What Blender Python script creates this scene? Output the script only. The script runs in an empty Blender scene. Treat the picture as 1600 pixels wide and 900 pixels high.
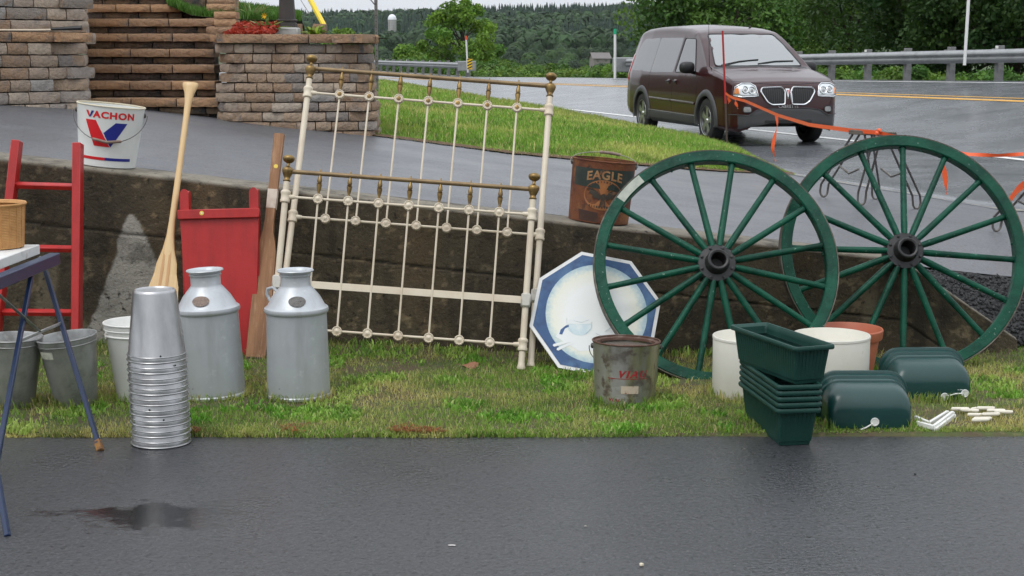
import bpy, bmesh, math, random
import numpy as np
from mathutils import Vector, Matrix, Euler
from mathutils.bvhtree import BVHTree
R = math.radians
random.seed(7); RNG = np.random.default_rng(7)
S = bpy.context.scene
COL = S.collection
# ------------------------------------------------------------------ camera
FPX = 2400.0; H = 1.70; PITCH = math.atan((450 - 80) / FPX)
cam_d = bpy.data.cameras.new('camera'); cam_d.sensor_width = 36; cam_d.lens = 36 * FPX / 1600
cam_d.clip_start = 0.1; cam_d.clip_end = 8000
cam = bpy.data.objects.new('camera', cam_d); COL.objects.link(cam)
cam.location = (0, 0, H); cam.rotation_euler = (R(90) - PITCH, 0, 0)
S.camera = cam
# ------------------------------------------------------------------ sky, sun, exposure (overcast, after rain)
SUN_EL, SUN_AZ = R(58), R(215)          # azimuth clockwise from +Y: the light comes from behind the camera's left
w = bpy.data.worlds.new('World'); S.world = w; w.use_nodes = True
nt = w.node_tree; bg = nt.nodes['Background']
sky = nt.nodes.new('ShaderNodeTexSky'); sky.sky_type = 'NISHITA'; sky.sun_disc = False
sky.sun_elevation = SUN_EL; sky.sun_rotation = SUN_AZ
sky.air_density = 1.0; sky.dust_density = 4.0; sky.ozone_density = 1.0
hs = nt.nodes.new('ShaderNodeHueSaturation'); hs.inputs['Saturation'].default_value = 0.12
ovr = nt.nodes.new('ShaderNodeMix'); ovr.data_type = 'RGBA'      # cloud layer: even grey-white over the clear sky
ovr.inputs[0].default_value = 0.78
ovr.inputs[7].default_value = (8.6, 9.0, 9.6, 1)
geo = nt.nodes.new('ShaderNodeTexCoord'); sep = nt.nodes.new('ShaderNodeSeparateXYZ'); nt.links.new(geo.outputs['Generated'], sep.inputs[0])
cie = nt.nodes.new('ShaderNodeMapRange'); cie.inputs[1].default_value = 0; cie.inputs[2].default_value = 1; cie.inputs[3].default_value = 1.0; cie.inputs[4].default_value = 1.9   # overcast sky: brighter overhead than at the horizon
nt.links.new(sep.outputs[2], cie.inputs[0])
cmul = nt.nodes.new('ShaderNodeVectorMath'); cmul.operation = 'SCALE'; cmul.inputs[0].default_value = (8.6, 9.0, 9.6); nt.links.new(cie.outputs[0], cmul.inputs[3]); nt.links.new(cmul.outputs[0], ovr.inputs[7])
nt.links.new(sky.outputs[0], hs.inputs['Color']); nt.links.new(hs.outputs[0], ovr.inputs[6])
nt.links.new(ovr.outputs[2], bg.inputs['Color']); bg.inputs['Strength'].default_value = 0.1
sun_d = bpy.data.lights.new('sun', 'SUN'); sun_d.energy = 0.9; sun_d.angle = R(28); sun_d.color = (1, .97, .92)
sun = bpy.data.objects.new('sun', sun_d); COL.objects.link(sun)
_d = Vector((math.sin(SUN_AZ) * math.cos(SUN_EL), math.cos(SUN_AZ) * math.cos(SUN_EL), math.sin(SUN_EL)))
sun.rotation_euler = (-_d).to_track_quat('-Z', 'Y').to_euler()
S.view_settings.view_transform = 'Standard'; S.view_settings.look = 'None'
S.view_settings.exposure = 0.12; S.view_settings.gamma = 1.0; S.view_settings.use_curve_mapping = False
S.render.engine = 'CYCLES'
S.cycles.max_bounces = 6; S.cycles.diffuse_bounces = 3; S.cycles.glossy_bounces = 3
S.cycles.transmission_bounces = 4; S.cycles.transparent_max_bounces = 6
S.cycles.use_adaptive_sampling = True; S.cycles.adaptive_threshold = 0.02
try: S.cycles.use_denoising = True
except Exception: pass

# ------------------------------------------------------------------ camera geometry helpers: where a pixel of the 1600x900 frame lies in the place
CP, SP = math.cos(PITCH), math.sin(PITCH)
def ray(x, y):
    r, u = (x - 800) / FPX, (450 - y) / FPX
    return Vector((r, CP + u * SP, -SP + u * CP))
def at(x, y, Y):                 # the point on the pixel's ray at world depth Y
    d = ray(x, y); return Vector((0, 0, H)) + d * (Y / d.y)
def gz(x, y, z=0.0):             # the point on the pixel's ray at height z
    d = ray(x, y); return Vector((0, 0, H)) + d * ((z - H) / d.z)
def on_h(x, y, h):               # the point where the pixel's ray meets the height field h(X,Y)
    d = ray(x, y); p = Vector((0, 0, H)); a, b = 3.0, 200.0
    t = a
    while t < b:
        q = p + d * t
        if q.z < h(q.x, q.y): break
        t += 0.05
    return p + d * t
def pxm(Y, z=0.0): return FPX / (Y * CP + (H - z) * SP)   # pixels per metre there

# ------------------------------------------------------------------ noise on the python side
def vnoise(x, y, seed=0):
    x = np.asarray(x, float); y = np.asarray(y, float)
    xi = np.floor(x).astype(int); yi = np.floor(y).astype(int); xf = x - xi; yf = y - yi
    def hsh(a, b):
        n = (a * 374761393 + b * 668265263 + seed * 974711) & 0x7fffffff
        n = ((n ^ (n >> 13)) * 1274126177) & 0x7fffffff
        return ((n ^ (n >> 16)) & 0xffff) / 65535.0
    u = xf * xf * (3 - 2 * xf); v = yf * yf * (3 - 2 * yf)
    return (hsh(xi, yi) * (1 - u) + hsh(xi + 1, yi) * u) * (1 - v) + (hsh(xi, yi + 1) * (1 - u) + hsh(xi + 1, yi + 1) * u) * v
def fbm(x, y, seed=0, o=4):
    s = 0; a = .5; f = 1.0
    for k in range(o):
        s = s + a * vnoise(np.asarray(x) * f, np.asarray(y) * f, seed + k); a *= .5; f *= 2.1
    return s
def sstep(a, b, x):
    t = np.clip((np.asarray(x, float) - a) / (b - a), 0, 1); return t * t * (3 - 2 * t)

# ------------------------------------------------------------------ mesh helpers
class MB:
    """collects geometry and links it as ONE mesh object"""
    def __init__(s): s.v = []; s.f = []
    def add(s, vs, fs, M=None):
        o = len(s.v)
        for p in vs:
            p = Vector(p); s.v.append(tuple(M @ p) if M is not None else tuple(p))
        for f in fs: s.f.append([i + o for i in f])
        return s
    def box(s, c, d, M=None, b=0.0):
        """box of size d about c, with chamfered edges b"""
        cx, cy, cz = c; x, y, z = d[0] / 2, d[1] / 2, d[2] / 2
        if b <= 0:
            vs = [(cx + i * x, cy + j * y, cz + k * z) for k in (-1, 1) for j in (-1, 1) for i in (-1, 1)]
            fs = [(0, 2, 3, 1), (4, 5, 7, 6), (0, 1, 5, 4), (2, 6, 7, 3), (0, 4, 6, 2), (1, 3, 7, 5)]
            return s.add(vs, fs, M)
        bm = bmesh.new(); bmesh.ops.create_cube(bm, size=1)
        for v in bm.verts: v.co = Vector((v.co.x * d[0], v.co.y * d[1], v.co.z * d[2]))
        bmesh.ops.bevel(bm, geom=list(bm.edges), offset=b, segments=1, affect='EDGES')
        for v in bm.verts: v.co += Vector(c)
        bm.verts.index_update()
        s.add([v.co for v in bm.verts], [[v.index for v in f.verts] for f in bm.faces], M); bm.free(); return s
    def lathe(s, prof, n=32, M=None, cap0=False, cap1=False, a0=0.0):
        vs = []; fs = []
        for r, z in prof:
            for i in range(n):
                a = a0 + 2 * math.pi * i / n; vs.append((r * math.sin(a), -r * math.cos(a), z))
        for k in range(len(prof) - 1):
            for i in range(n):
                j = (i + 1) % n; fs.append((k * n + i, k * n + j, (k + 1) * n + j, (k + 1) * n + i))
        if cap0: fs.append(list(range(n))[::-1])
        if cap1: fs.append([(len(prof) - 1) * n + i for i in range(n)])
        return s.add(vs, fs, M)
    def tube(s, pts, r, n=8, M=None, closed=False, flat=1.0, cap=True):
        pts = [Vector(p) for p in pts]; m = len(pts)
        rs = r if isinstance(r, (list, tuple)) else [r] * m
        vs = []; fs = []; up = None
        for k, p in enumerate(pts):
            if closed: t = pts[(k + 1) % m] - pts[k - 1]
            else: t = pts[min(k + 1, m - 1)] - pts[max(k - 1, 0)]
            t.normalize()
            if up is None:
                up = Vector((0, 0, 1)) if abs(t.z) < .9 else Vector((1, 0, 0))
            a = t.cross(up).normalized(); b = a.cross(t).normalized(); up = b
            for i in range(n):
                q = 2 * math.pi * i / n
                vs.append(p + a * math.cos(q) * rs[k] + b * math.sin(q) * rs[k] * flat)
        for k in range(m if closed else m - 1):
            k2 = (k + 1) % m
            for i in range(n):
                j = (i + 1) % n; fs.append((k * n + i, k * n + j, k2 * n + j, k2 * n + i))
        if cap and not closed:
            fs.append(list(range(n))[::-1]); fs.append([(m - 1) * n + i for i in range(n)])
        return s.add(vs, fs, M)
    def bar(s, a, b, wd, th, side=(0, 1, 0), M=None, bev=0.0):
        """rectangular bar from a to b; wd across, th along 'side'"""
        a = Vector(a); b = Vector(b); z = (b - a); L = z.length; z.normalize()
        y = Vector(side); y = (y - z * y.dot(z)).normalized(); x = y.cross(z)
        T = Matrix((x, y, z)).transposed().to_4x4(); T.translation = (a + b) / 2
        if M is not None: T = M @ T
        return s.box((0, 0, 0), (wd, th, L), T, bev)
    def prism(s, poly, z0, z1, M=None):
        n = len(poly); vs = [(p[0], p[1], z0) for p in poly] + [(p[0], p[1], z1) for p in poly]
        fs = [list(range(n))[::-1], list(range(n, 2 * n))] + [(i, (i + 1) % n, n + (i + 1) % n, n + i) for i in range(n)]
        return s.add(vs, fs, M)
    def build(s, name, m, parent=None, smooth=40, M=None):
        me = bpy.data.meshes.new(name); me.from_pydata(s.v, [], s.f); me.update()
        return link(name, me, m, parent, smooth, M)
def link(name, me, m, parent=None, smooth=40, M=None):
    if m is not None:
        me.materials.clear()
        for q in (m if isinstance(m, (list, tuple)) else [m]): me.materials.append(q)
    if smooth:
        me.polygons.foreach_set('use_smooth', [True] * len(me.polygons))
        try: me.set_sharp_from_angle(angle=R(smooth))
        except Exception: pass
    o = bpy.data.objects.new(name, me); COL.objects.link(o)
    if parent is not None: o.parent = parent
    if M is not None: o.matrix_basis = M
    return o
def npmesh(name, co, faces_n, m, attr=None, smooth=False, nrm=None):
    """fast mesh: co (n,3); faces_n (k, corners) int array; attr {name: (values, 'FLOAT'|'COLOR')} on points"""
    me = bpy.data.meshes.new(name); n = len(co); k, c = faces_n.shape
    me.vertices.add(n); me.vertices.foreach_set('co', np.ascontiguousarray(co, dtype=np.float32).ravel())
    me.loops.add(k * c); me.loops.foreach_set('vertex_index', np.ascontiguousarray(faces_n, dtype=np.int32).ravel())
    me.polygons.add(k); me.polygons.foreach_set('loop_start', np.arange(0, k * c, c, dtype=np.int32))
    me.update(calc_edges=True)
    if attr:
        for an, (vals, ty) in attr.items():
            if ty == 'FLOAT':
                A = me.attributes.new(an, 'FLOAT', 'POINT'); A.data.foreach_set('value', np.asarray(vals, np.float32))
            else:
                A = me.attributes.new(an, 'FLOAT_COLOR', 'POINT')
                v4 = np.ones((n, 4), np.float32); v4[:, :3] = vals; A.data.foreach_set('color', v4.ravel())
    me.validate()
    if m is not None: me.materials.append(m)
    if smooth: me.polygons.foreach_set('use_smooth', [True] * len(me.polygons))
    return me
def grid_faces(nx, ny):
    i = np.arange(nx - 1)[None, :] + np.arange(ny - 1)[:, None] * nx
    i = i.ravel(); return np.stack([i, i + 1, i + nx + 1, i + nx], 1)
def tag(o, label=None, cat=None, group=None, kind=None):
    if label: o['label'] = label
    if cat: o['category'] = cat
    if group: o['group'] = group
    if kind: o['kind'] = kind
    return o
def thing(name, label, cat, M=None, group=None):
    o = bpy.data.objects.new(name, None); COL.objects.link(o); o.empty_display_size = .1
    if M is not None: o.matrix_basis = M
    return tag(o, label, cat, group)
def struct(o): o['kind'] = 'structure'; return o
def T(x, y=None, z=None):
    return Matrix.Translation(x if y is None else (x, y, z))
def frame(o, x, y, z):
    """matrix with origin o and axes x, y, z"""
    M = Matrix((Vector(x), Vector(y), Vector(z))).transposed().to_4x4(); M.translation = o; return M
def dent(o, amp, sc=5.0, seed=0):
    """knocks a turned mesh slightly out of true"""
    me = o.data; n = len(me.vertices); c = np.zeros(n * 3, np.float32); me.vertices.foreach_get('co', c); c = c.reshape(-1, 3)
    r = np.hypot(c[:, 0], c[:, 1]); a = np.arctan2(c[:, 1], c[:, 0])
    d = (fbm(np.cos(a) * sc * .5 + 9, np.sin(a) * sc * .5 + c[:, 2] * sc * 1.7 + 9, seed, 3) - .45) * 2 * amp
    k = np.where(r > .02, 1 + d / np.maximum(r, .02), 1); c[:, 0] *= k; c[:, 1] *= k
    me.vertices.foreach_set('co', c.ravel()); me.update(); return o
def RZ(a): return Matrix.Rotation(R(a), 4, 'Z')
def RX(a): return Matrix.Rotation(R(a), 4, 'X')
def RY(a): return Matrix.Rotation(R(a), 4, 'Y')
def text_geo(txt, size=1.0, bold=0.0, shear=0.0, spacing=1.0):
    """flat lettering outline as (verts, faces), centred on x, baseline at 0"""
    cu = bpy.data.curves.new('t', 'FONT'); cu.body = txt; cu.size = size; cu.offset = bold; cu.shear = shear
    cu.align_x = 'CENTER'; cu.space_character = spacing; cu.resolution_u = 3
    ob = bpy.data.objects.new('t', cu); COL.objects.link(ob)
    bpy.context.view_layer.update()
    me = bpy.data.meshes.new_from_object(ob.evaluated_get(bpy.context.evaluated_depsgraph_get()))
    bm = bmesh.new(); bm.from_mesh(me); bmesh.ops.triangulate(bm, faces=list(bm.faces)); bm.verts.index_update()
    vs = [v.co.copy() for v in bm.verts]; fs = [[v.index for v in f.verts] for f in bm.faces]
    bm.free(); bpy.data.objects.remove(ob); bpy.data.curves.remove(cu); bpy.data.meshes.remove(me)
    return vs, fs
def quad_grid(a, b, c, d, n=8, m=8):
    """bilinear grid over the quad a b c d (2-D), as (verts, faces)"""
    vs = []; 
    for j in range(m + 1):
        for i in range(n + 1):
            u, v = i / n, j / m
            vs.append(tuple((a[k] * (1 - u) + b[k] * u) * (1 - v) + (d[k] * (1 - u) + c[k] * u) * v for k in (0, 1)))
    fs = [(j * (n + 1) + i, j * (n + 1) + i + 1, (j + 1) * (n + 1) + i + 1, (j + 1) * (n + 1) + i) for j in range(m) for i in range(n)]
    return vs, fs
def wrap(vs, rf, off=.0012, turn=0.0):
    """flat (u, v) drawing laid on a round wall of radius rf(v), v up; faces the -Y side"""
    out = []
    for p in vs:
        r = rf(p[1]) + off; a = p[0] / r + turn; out.append((r * math.sin(a), -r * math.cos(a), p[1]))
    return out

# ------------------------------------------------------------------ materials
def mat(name, col, rough=.6, metal=0.0, var=None, bump=None, spec=.5, coat=0.0, attr=None, rnd=None, rough2=None, trans=0.0, sub=0.0):
    """Principled material. var = list of (colour, noise scale, lo, hi[, stretch]) mixed on in turn; bump = (strength, scale[, distance]);
    attr = name of a colour attribute multiplied in; rnd = list of colours picked per object"""
    m = bpy.data.materials.new(name); m.use_nodes = True; t = m.node_tree; b = t.nodes['Principled BSDF']
    b.inputs['Roughness'].default_value = rough; b.inputs['Metallic'].default_value = metal
    b.inputs['Specular IOR Level'].default_value = spec
    if coat: b.inputs['Coat Weight'].default_value = coat; b.inputs['Coat Roughness'].default_value = .06
    if trans: b.inputs['Transmission Weight'].default_value = trans
    tc = t.nodes.new('ShaderNodeTexCoord'); src = None
    def noise(sc, det=5, stretch=None, ro=.6):
        n = t.nodes.new('ShaderNodeTexNoise'); n.inputs['Scale'].default_value = sc; n.inputs['Detail'].default_value = det
        n.inputs['Roughness'].default_value = ro
        if stretch:
            mp = t.nodes.new('ShaderNodeMapping'); mp.inputs['Scale'].default_value = stretch
            t.links.new(tc.outputs['Object'], mp.inputs[0]); t.links.new(mp.outputs[0], n.inputs['Vector'])
        else: t.links.new(tc.outputs['Object'], n.inputs['Vector'])
        return n
    if rnd:
        oi = t.nodes.new('ShaderNodeObjectInfo'); rp = t.nodes.new('ShaderNodeValToRGB'); rp.color_ramp.interpolation = 'CONSTANT'
        el = rp.color_ramp.elements
        while len(el) < len(rnd): el.new(.5)
        for i, c in enumerate(rnd): el[i].position = i / len(rnd); el[i].color = (*c, 1)
        t.links.new(oi.outputs['Random'], rp.inputs[0]); src = rp.outputs[0]
    elif attr:
        a = t.nodes.new('ShaderNodeAttribute'); a.attribute_name = attr; src = a.outputs['Color']
    else:
        c = t.nodes.new('ShaderNodeRGB'); c.outputs[0].default_value = (*col, 1); src = c.outputs[0]
    for vv in (var or []):
        c2, sc, lo, hi = vv[:4]; st = vv[4] if len(vv) > 4 else None
        n = noise(sc, 6, st); mr = t.nodes.new('ShaderNodeMapRange'); mr.inputs[1].default_value = lo; mr.inputs[2].default_value = hi
        t.links.new(n.outputs[0], mr.inputs[0])
        mx = t.nodes.new('ShaderNodeMix'); mx.data_type = 'RGBA'
        t.links.new(mr.outputs[0], mx.inputs[0]); t.links.new(src, mx.inputs[6]); mx.inputs[7].default_value = (*c2, 1)
        src = mx.outputs[2]
    t.links.new(src, b.inputs['Base Color'])
    if rough2:
        lo, hi, sc = rough2; n = noise(sc, 4); mr = t.nodes.new('ShaderNodeMapRange')
        mr.inputs[1].default_value = .3; mr.inputs[2].default_value = .7; mr.inputs[3].default_value = lo; mr.inputs[4].default_value = hi
        t.links.new(n.outputs[0], mr.inputs[0]); t.links.new(mr.outputs[0], b.inputs['Roughness'])
    if bump:
        n = noise(bump[1], 6); bp = t.nodes.new('ShaderNodeBump'); bp.inputs['Strength'].default_value = bump[0]
        bp.inputs['Distance'].default_value = bump[2] if len(bump) > 2 else .01
        t.links.new(n.outputs[0], bp.inputs['Height']); t.links.new(bp.outputs[0], b.inputs['Normal'])
    return m
def leafmat(name, attr='col', rough=.55):
    m = mat(name, (.1, .2, .05), rough, attr=attr, spec=.3)
    t = m.node_tree; b = t.nodes['Principled BSDF']; tr = t.nodes.new('ShaderNodeBsdfTranslucent'); mx = t.nodes.new('ShaderNodeMixShader')
    t.links.new(b.inputs['Base Color'].links[0].from_socket, tr.inputs[0]); mx.inputs[0].default_value = .35
    t.links.new(b.outputs[0], mx.inputs[1]); t.links.new(tr.outputs[0], mx.inputs[2])
    t.links.new(mx.outputs[0], t.nodes['Material Output'].inputs[0]); return m
MT = {}
MT['leaf'] = leafmat('leaf'); MT['grass'] = leafmat('grass_blade')
MT['bark'] = mat('bark', (.06, .045, .032), .9, var=[((.025, .02, .015), 9, .4, .6)], bump=(.6, 14))
MT['galv'] = mat('galvanized_steel', (.45, .455, .45), .5, .6, var=[((.20, .20, .19), 7, .4, .7), ((.42, .42, .41), 30, .55, .75)], bump=(.08, 25), rough2=(.42, .62, 9))
MT['alu'] = mat('aluminium', (.46, .46, .465), .31, .95, var=[((.30, .30, .30), 6, .45, .7, (1, 1, .3))], bump=(.06, 18), rough2=(.26, .42, 12))
MT['canpaint'] = mat('silver_paint', (.50, .525, .55), .40, .35, var=[((.42, .44, .46), 4, .4, .7), ((.42, .435, .445), 3, .52, .70, (6, 6, .8)), ((.62, .64, .65), 22, .6, .8), ((.2, .17, .14), 40, .70, .76)], bump=(.1, 9), rough2=(.34, .5, 6))
MT['whiteplastic'] = mat('white_plastic', (.78, .78, .75), .4, var=[((.66, .65, .60), 5, .5, .8)])
MT['terra'] = mat('terracotta_plastic', (.46, .14, .075), .5, var=[((.38, .11, .06), 6, .4, .7)])
MT['red'] = mat('red_paint', (.43, .019, .018), .42, var=[((.32, .014, .014), 5, .45, .7, (3, 3, .6)), ((.5, .06, .05), 60, .68, .8)], bump=(.12, 22))
MT['greenpaint'] = mat('green_wheel_paint', (.005, .075, .043), .38, spec=.22, var=[((.003, .045, .028), 6, .4, .65), ((.22, .30, .25), 55, .655, .70, (1, 1, 1)), ((.002, .03, .018), 3, .5, .7)], bump=(.6, 30))
MT['greenplastic'] = mat('green_plastic', (.008, .044, .034), .5, spec=.3, var=[((.02, .07, .058), 5, .5, .8), ((.05, .09, .075), 40, .66, .76)], bump=(.08, 60))
MT['greengloss'] = mat('dark_green_gloss', (.006, .042, .039), .30, spec=.5, coat=.1, var=[((.008, .05, .046), 3, .4, .7), ((.02, .06, .055), 60, .66, .74)], bump=(.04, 60))
MT['black'] = mat('black_iron', (.012, .012, .013), .45, var=[((.03, .026, .022), 12, .5, .75)], bump=(.15, 30))
MT['rubber'] = mat('tyre_rubber', (.014, .014, .014), .7)
MT['cream'] = mat('cream_enamel', (.64, .56, .44), .42, var=[((.54, .44, .32), 5, .45, .75), ((.25, .14, .07), 45, .72, .8)], bump=(.1, 30))
MT['brass'] = mat('aged_brass', (.30, .20, .075), .4, .85, var=[((.17, .11, .05), 12, .4, .65), ((.42, .31, .13), 25, .6, .8)], bump=(.1, 40))
MT['brassrail'] = mat('dull_brass_rail', (.27, .19, .10), .5, .6, var=[((.18, .125, .07), 12, .4, .65)])
MT['wood'] = mat('pale_paddle_wood', (.66, .46, .23), .45, var=[((.56, .36, .16), 3, .4, .7, (14, 14, .6))], coat=.2)
MT['oar'] = mat('weathered_oar_wood', (.30, .15, .07), .7, var=[((.20, .095, .045), 3, .4, .65, (12, 12, .7)), ((.42, .26, .15), 8, .55, .75, (8, 8, 1)), ((.09, .05, .03), 14, .68, .78)], bump=(.3, 20))
MT['whitepaint'] = mat('white_paint', (.74, .74, .73), .55, var=[((.6, .6, .58), 9, .5, .8)])
MT['blue'] = mat('blue_powder_coat', (.009, .024, .07), .4, var=[((.007, .015, .04), 8, .5, .8), ((.35, .16, .05), 17, .74, .8)], spec=.5)
MT['zinc'] = mat('zinc_steel', (.45, .45, .44), .4, .9, var=[((.3, .3, .29), 12, .45, .7)])
MT['wicker'] = mat('woven_tan', (.52, .27, .09), .6, var=[((.42, .2, .06), 30, .4, .7)])
MT['orange'] = mat('orange_tape', (.85, .12, .03), .5)
MT['darksteel'] = mat('grey_steel_tube', (.20, .19, .18), .5, .6, var=[((.12, .10, .085), 15, .45, .7)])
# ================================================================== THE SETTING
WY = 8.55                                                   # face of the concrete retaining wall
def wall_top(X): return .778 - .113 * X
def zg(X, Y):                                               # lawn strip in front of the wall
    return .012 + .06 * sstep(7.2, 8.5, Y) * sstep(.4, -1.2, X)
def zd(X, Y):                                               # driveway ramp behind the wall
    return .778 - .113 * np.minimum(X, 4.4) - .10 * sstep(1.9, 2.6, X) * sstep(11.5, 9.0, Y)
RU = Vector((-.287, .958, 0)).normalized(); RN = Vector((RU.y, -RU.x, 0)); RO = Vector((6.6, 19.5, 0))   # road direction, across, origin on near white line
def st(X, Y): return (X - RO.x) * RN.x + (Y - RO.y) * RN.y, (X - RO.x) * RU.x + (Y - RO.y) * RU.y
def z_road(s, Y):                                           # banked road
    Yc = np.clip(Y, 12, 110)
    z0 = .32 + 0 * Yc; z4 = np.maximum(.89 - .0098 * (Yc - 25.5), z0 + .03); z8 = np.maximum(1.05 - .0145 * (Yc - 34), z4 + .03)
    s = np.asarray(s, float)
    t = np.clip(s / 4.1, 0, 1); u = np.clip((s - 4.1) / 4.4, 0, 1)
    a = z0 + (z4 - z0) * (t * t * .35 + t * .65)
    z = np.where(s < 4.1, a, z4 + (z8 - z4) * u)
    return z + np.minimum(s, 0) * .006
def road_pt(s, t, dz=0.0):
    p = RO + RN * s + RU * t; p.z = float(z_road(s, p.y)) + dz; return p

# ---- parking lot (wet new asphalt with a drying puddle)
def asphalt(name, base, wetattr=None, fleck=.10, gl=(.42, .6), bmp=.5, bsc=70):
    m = mat(name, base, .5, var=[(tuple(c * .8 for c in base), 1.1, .42, .7), (tuple(min(1, c * 1.7 + fleck * .25) for c in base), 95, .54, .66),
        (tuple(c * .15 for c in base), 48, .56, .64)], bump=(bmp, bsc, .008), rough2=(gl[0], gl[1], 1.3))
    if wetattr:
        t = m.node_tree; b = t.nodes['Principled BSDF']; a = t.nodes.new('ShaderNodeAttribute'); a.attribute_name = wetattr
        tc = t.nodes.new('ShaderNodeTexCoord'); n = t.nodes.new('ShaderNodeTexNoise'); n.inputs['Scale'].default_value = 6; n.inputs['Detail'].default_value = 11
        n.inputs['Roughness'].default_value = .7
        mp = t.nodes.new('ShaderNodeMapping'); mp.inputs['Scale'].default_value = (1, 1.5, 1)
        t.links.new(tc.outputs['Object'], mp.inputs[0]); t.links.new(mp.outputs[0], n.inputs['Vector'])
        ad = t.nodes.new('ShaderNodeMath'); ad.operation = 'ADD'; t.links.new(a.outputs['Fac'], ad.inputs[0]); t.links.new(n.outputs[0], ad.inputs[1])
        mr = t.nodes.new('ShaderNodeMapRange'); mr.inputs[1].default_value = .93; mr.inputs[2].default_value = 1.06
        t.links.new(ad.outputs[0], mr.inputs[0])
        mx = t.nodes.new('ShaderNodeMix'); mx.data_type = 'RGBA'; t.links.new(mr.outputs[0], mx.inputs[0])
        t.links.new(b.inputs['Base Color'].links[0].from_socket, mx.inputs[6]); mx.inputs[7].default_value = (.010, .010, .011, 1)
        t.links.new(mx.outputs[2], b.inputs['Base Color'])
        m2 = t.nodes.new('ShaderNodeMix'); t.links.new(mr.outputs[0], m2.inputs[0])
        t.links.new(b.inputs['Roughness'].links[0].from_socket, m2.inputs[2]); m2.inputs[3].default_value = .07
        t.links.new(m2.outputs[0], b.inputs['Roughness'])
        inv = t.nodes.new('ShaderNodeMath'); inv.operation = 'MULTIPLY_ADD'; inv.inputs[1].default_value = -bmp * .85; inv.inputs[2].default_value = bmp; t.links.new(mr.outputs[0], inv.inputs[0])
        bpn = [q for q in t.nodes if q.type == 'BUMP'][0]; t.links.new(inv.outputs[0], bpn.inputs['Strength'])
    return m
EY = lambda X: 6.665 + .03 * np.maximum(0, X) + .012 * (fbm(np.asarray(X) * 3, 0 * np.asarray(X), 3) - .5)
xs = np.linspace(-9, 9, 241); ys = np.concatenate([np.linspace(-14, 3.4, 18), np.linspace(3.5, 6.5, 61)])
rows = []
for v in np.linspace(0, 1, 80):
    y = -14 + v * 14 if v < .2 else None
gx, gy = np.meshgrid(xs, np.append(ys, 1.0)); gy[-1, :] = EY(xs)
pc = gz(255, 808)
wet = .64 * np.exp(-(((gx - pc.x) / .42) ** 2 + ((gy - pc.y) / .36) ** 2)) + .34 * np.exp(-(((gx - pc.x + .5) / .5) ** 2 + ((gy - pc.y - .05) / .05) ** 2))
co = np.stack([gx, gy, 0 * gx], -1).reshape(-1, 3)
MT['lot'] = asphalt('parking_asphalt', (.042, .043, .047), 'wet', .1, (.22, .40), .85, 46)
struct(link('parking_lot', npmesh('parking_lot', co, grid_faces(len(xs), len(ys) + 1), MT['lot'], {'wet': (wet.ravel(), 'FLOAT')}), None, None, 0))
# pavement edge: a low broken lip towards the lawn
lip = MB()
ex = np.linspace(-5, 5, 200); ey = EY(ex)
lip.add([(x, y, 0) for x, y in zip(ex, ey)] + [(x, y + .03, -.03) for x, y in zip(ex, ey)], [(i, i + 1, 200 + i + 1, 200 + i) for i in range(199)])
struct(lip.build('pavement_edge', mat('edge_asphalt', (.045, .045, .047), .8, bump=(.6, 120)), None, 0))

# ---- lawn strip: soil and grass blades
MT['soil'] = mat('soil', (.075, .055, .03), .95, var=[((.06, .085, .02), 6, .4, .6), ((.16, .12, .06), 22, .55, .75)], bump=(.5, 40))
xs = np.linspace(-5.5, 6, 140); ys = np.linspace(6.64, 8.8, 40); gx, gy = np.meshgrid(xs, ys)
gzv = zg(gx, gy) - .03 * (gy < 6.68) + .012 * (fbm(gx * 4, gy * 4, 5) - .5)
struct(link('lawn', npmesh('lawn', np.stack([gx, gy, gzv], -1).reshape(-1, 3), grid_faces(140, 40), MT['soil']), None, None, 0))
def blades(name, P, hgt, wid, cols, label, seed=1, lean=.55, m='grass'):
    """grass: one bent blade (two quads to a tip) per row of P; hgt, wid arrays"""
    rg = np.random.default_rng(seed); n = len(P); a = rg.uniform(0, 2 * np.pi, n); ln = rg.uniform(.1, lean, n) * hgt; la = rg.uniform(0, 2 * np.pi, n)
    dx = np.cos(a) * wid / 2; dy = np.sin(a) * wid / 2; lx = np.cos(la) * ln; ly = np.sin(la) * ln
    v = np.zeros((n, 5, 3))
    v[:, 0] = P + np.stack([-dx, -dy, 0 * dx], 1); v[:, 1] = P + np.stack([dx, dy, 0 * dx], 1)
    v[:, 2] = P + np.stack([dx * .8 + lx * .4, dy * .8 + ly * .4, hgt * .6], 1); v[:, 3] = P + np.stack([-dx * .8 + lx * .4, -dy * .8 + ly * .4, hgt * .6], 1)
    v[:, 4] = P + np.stack([lx, ly, hgt * (1 - .3 * ln / hgt)], 1)
    b = np.arange(n)[:, None] * 5
    f = np.concatenate([np.concatenate([b + 0, b + 1, b + 2], 1), np.concatenate([b + 0, b + 2, b + 3], 1), np.concatenate([b + 3, b + 2, b + 4], 1)])
    o = link(name, npmesh(name, v.reshape(-1, 3), f, MT[m], {'col': (np.repeat(cols, 5, 0), 'COLOR')}), None, None, 0)
    return tag(o, label, 'grass', kind='stuff')
def grass_cols(x, y, n, rg, dry=.35, bright=1.0):
    k = fbm(x * 1.3, y * 2.0, 11); k2 = fbm(x * 5, y * 5, 21); r = rg.uniform(0, 1, n)
    g = np.array([.185, .295, .05]); yl = np.array([.46, .42, .15]); st_ = np.array([.45, .37, .19]); dk = np.array([.06, .15, .02])
    t = np.clip((k - .5) * 3 + dry + (r - .5) * .5, 0, 1)[:, None]
    c = g * (1 - t) + yl * t
    c = np.where((r < .10)[:, None], st_, c); c = np.where(((k2 > .56) & (r > .35))[:, None], dk * .6 + c * .4, c)
    return c * rg.uniform(.7, 1.3, n)[:, None] * bright * 1.18
rg = np.random.default_rng(3); n = 150000
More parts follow.
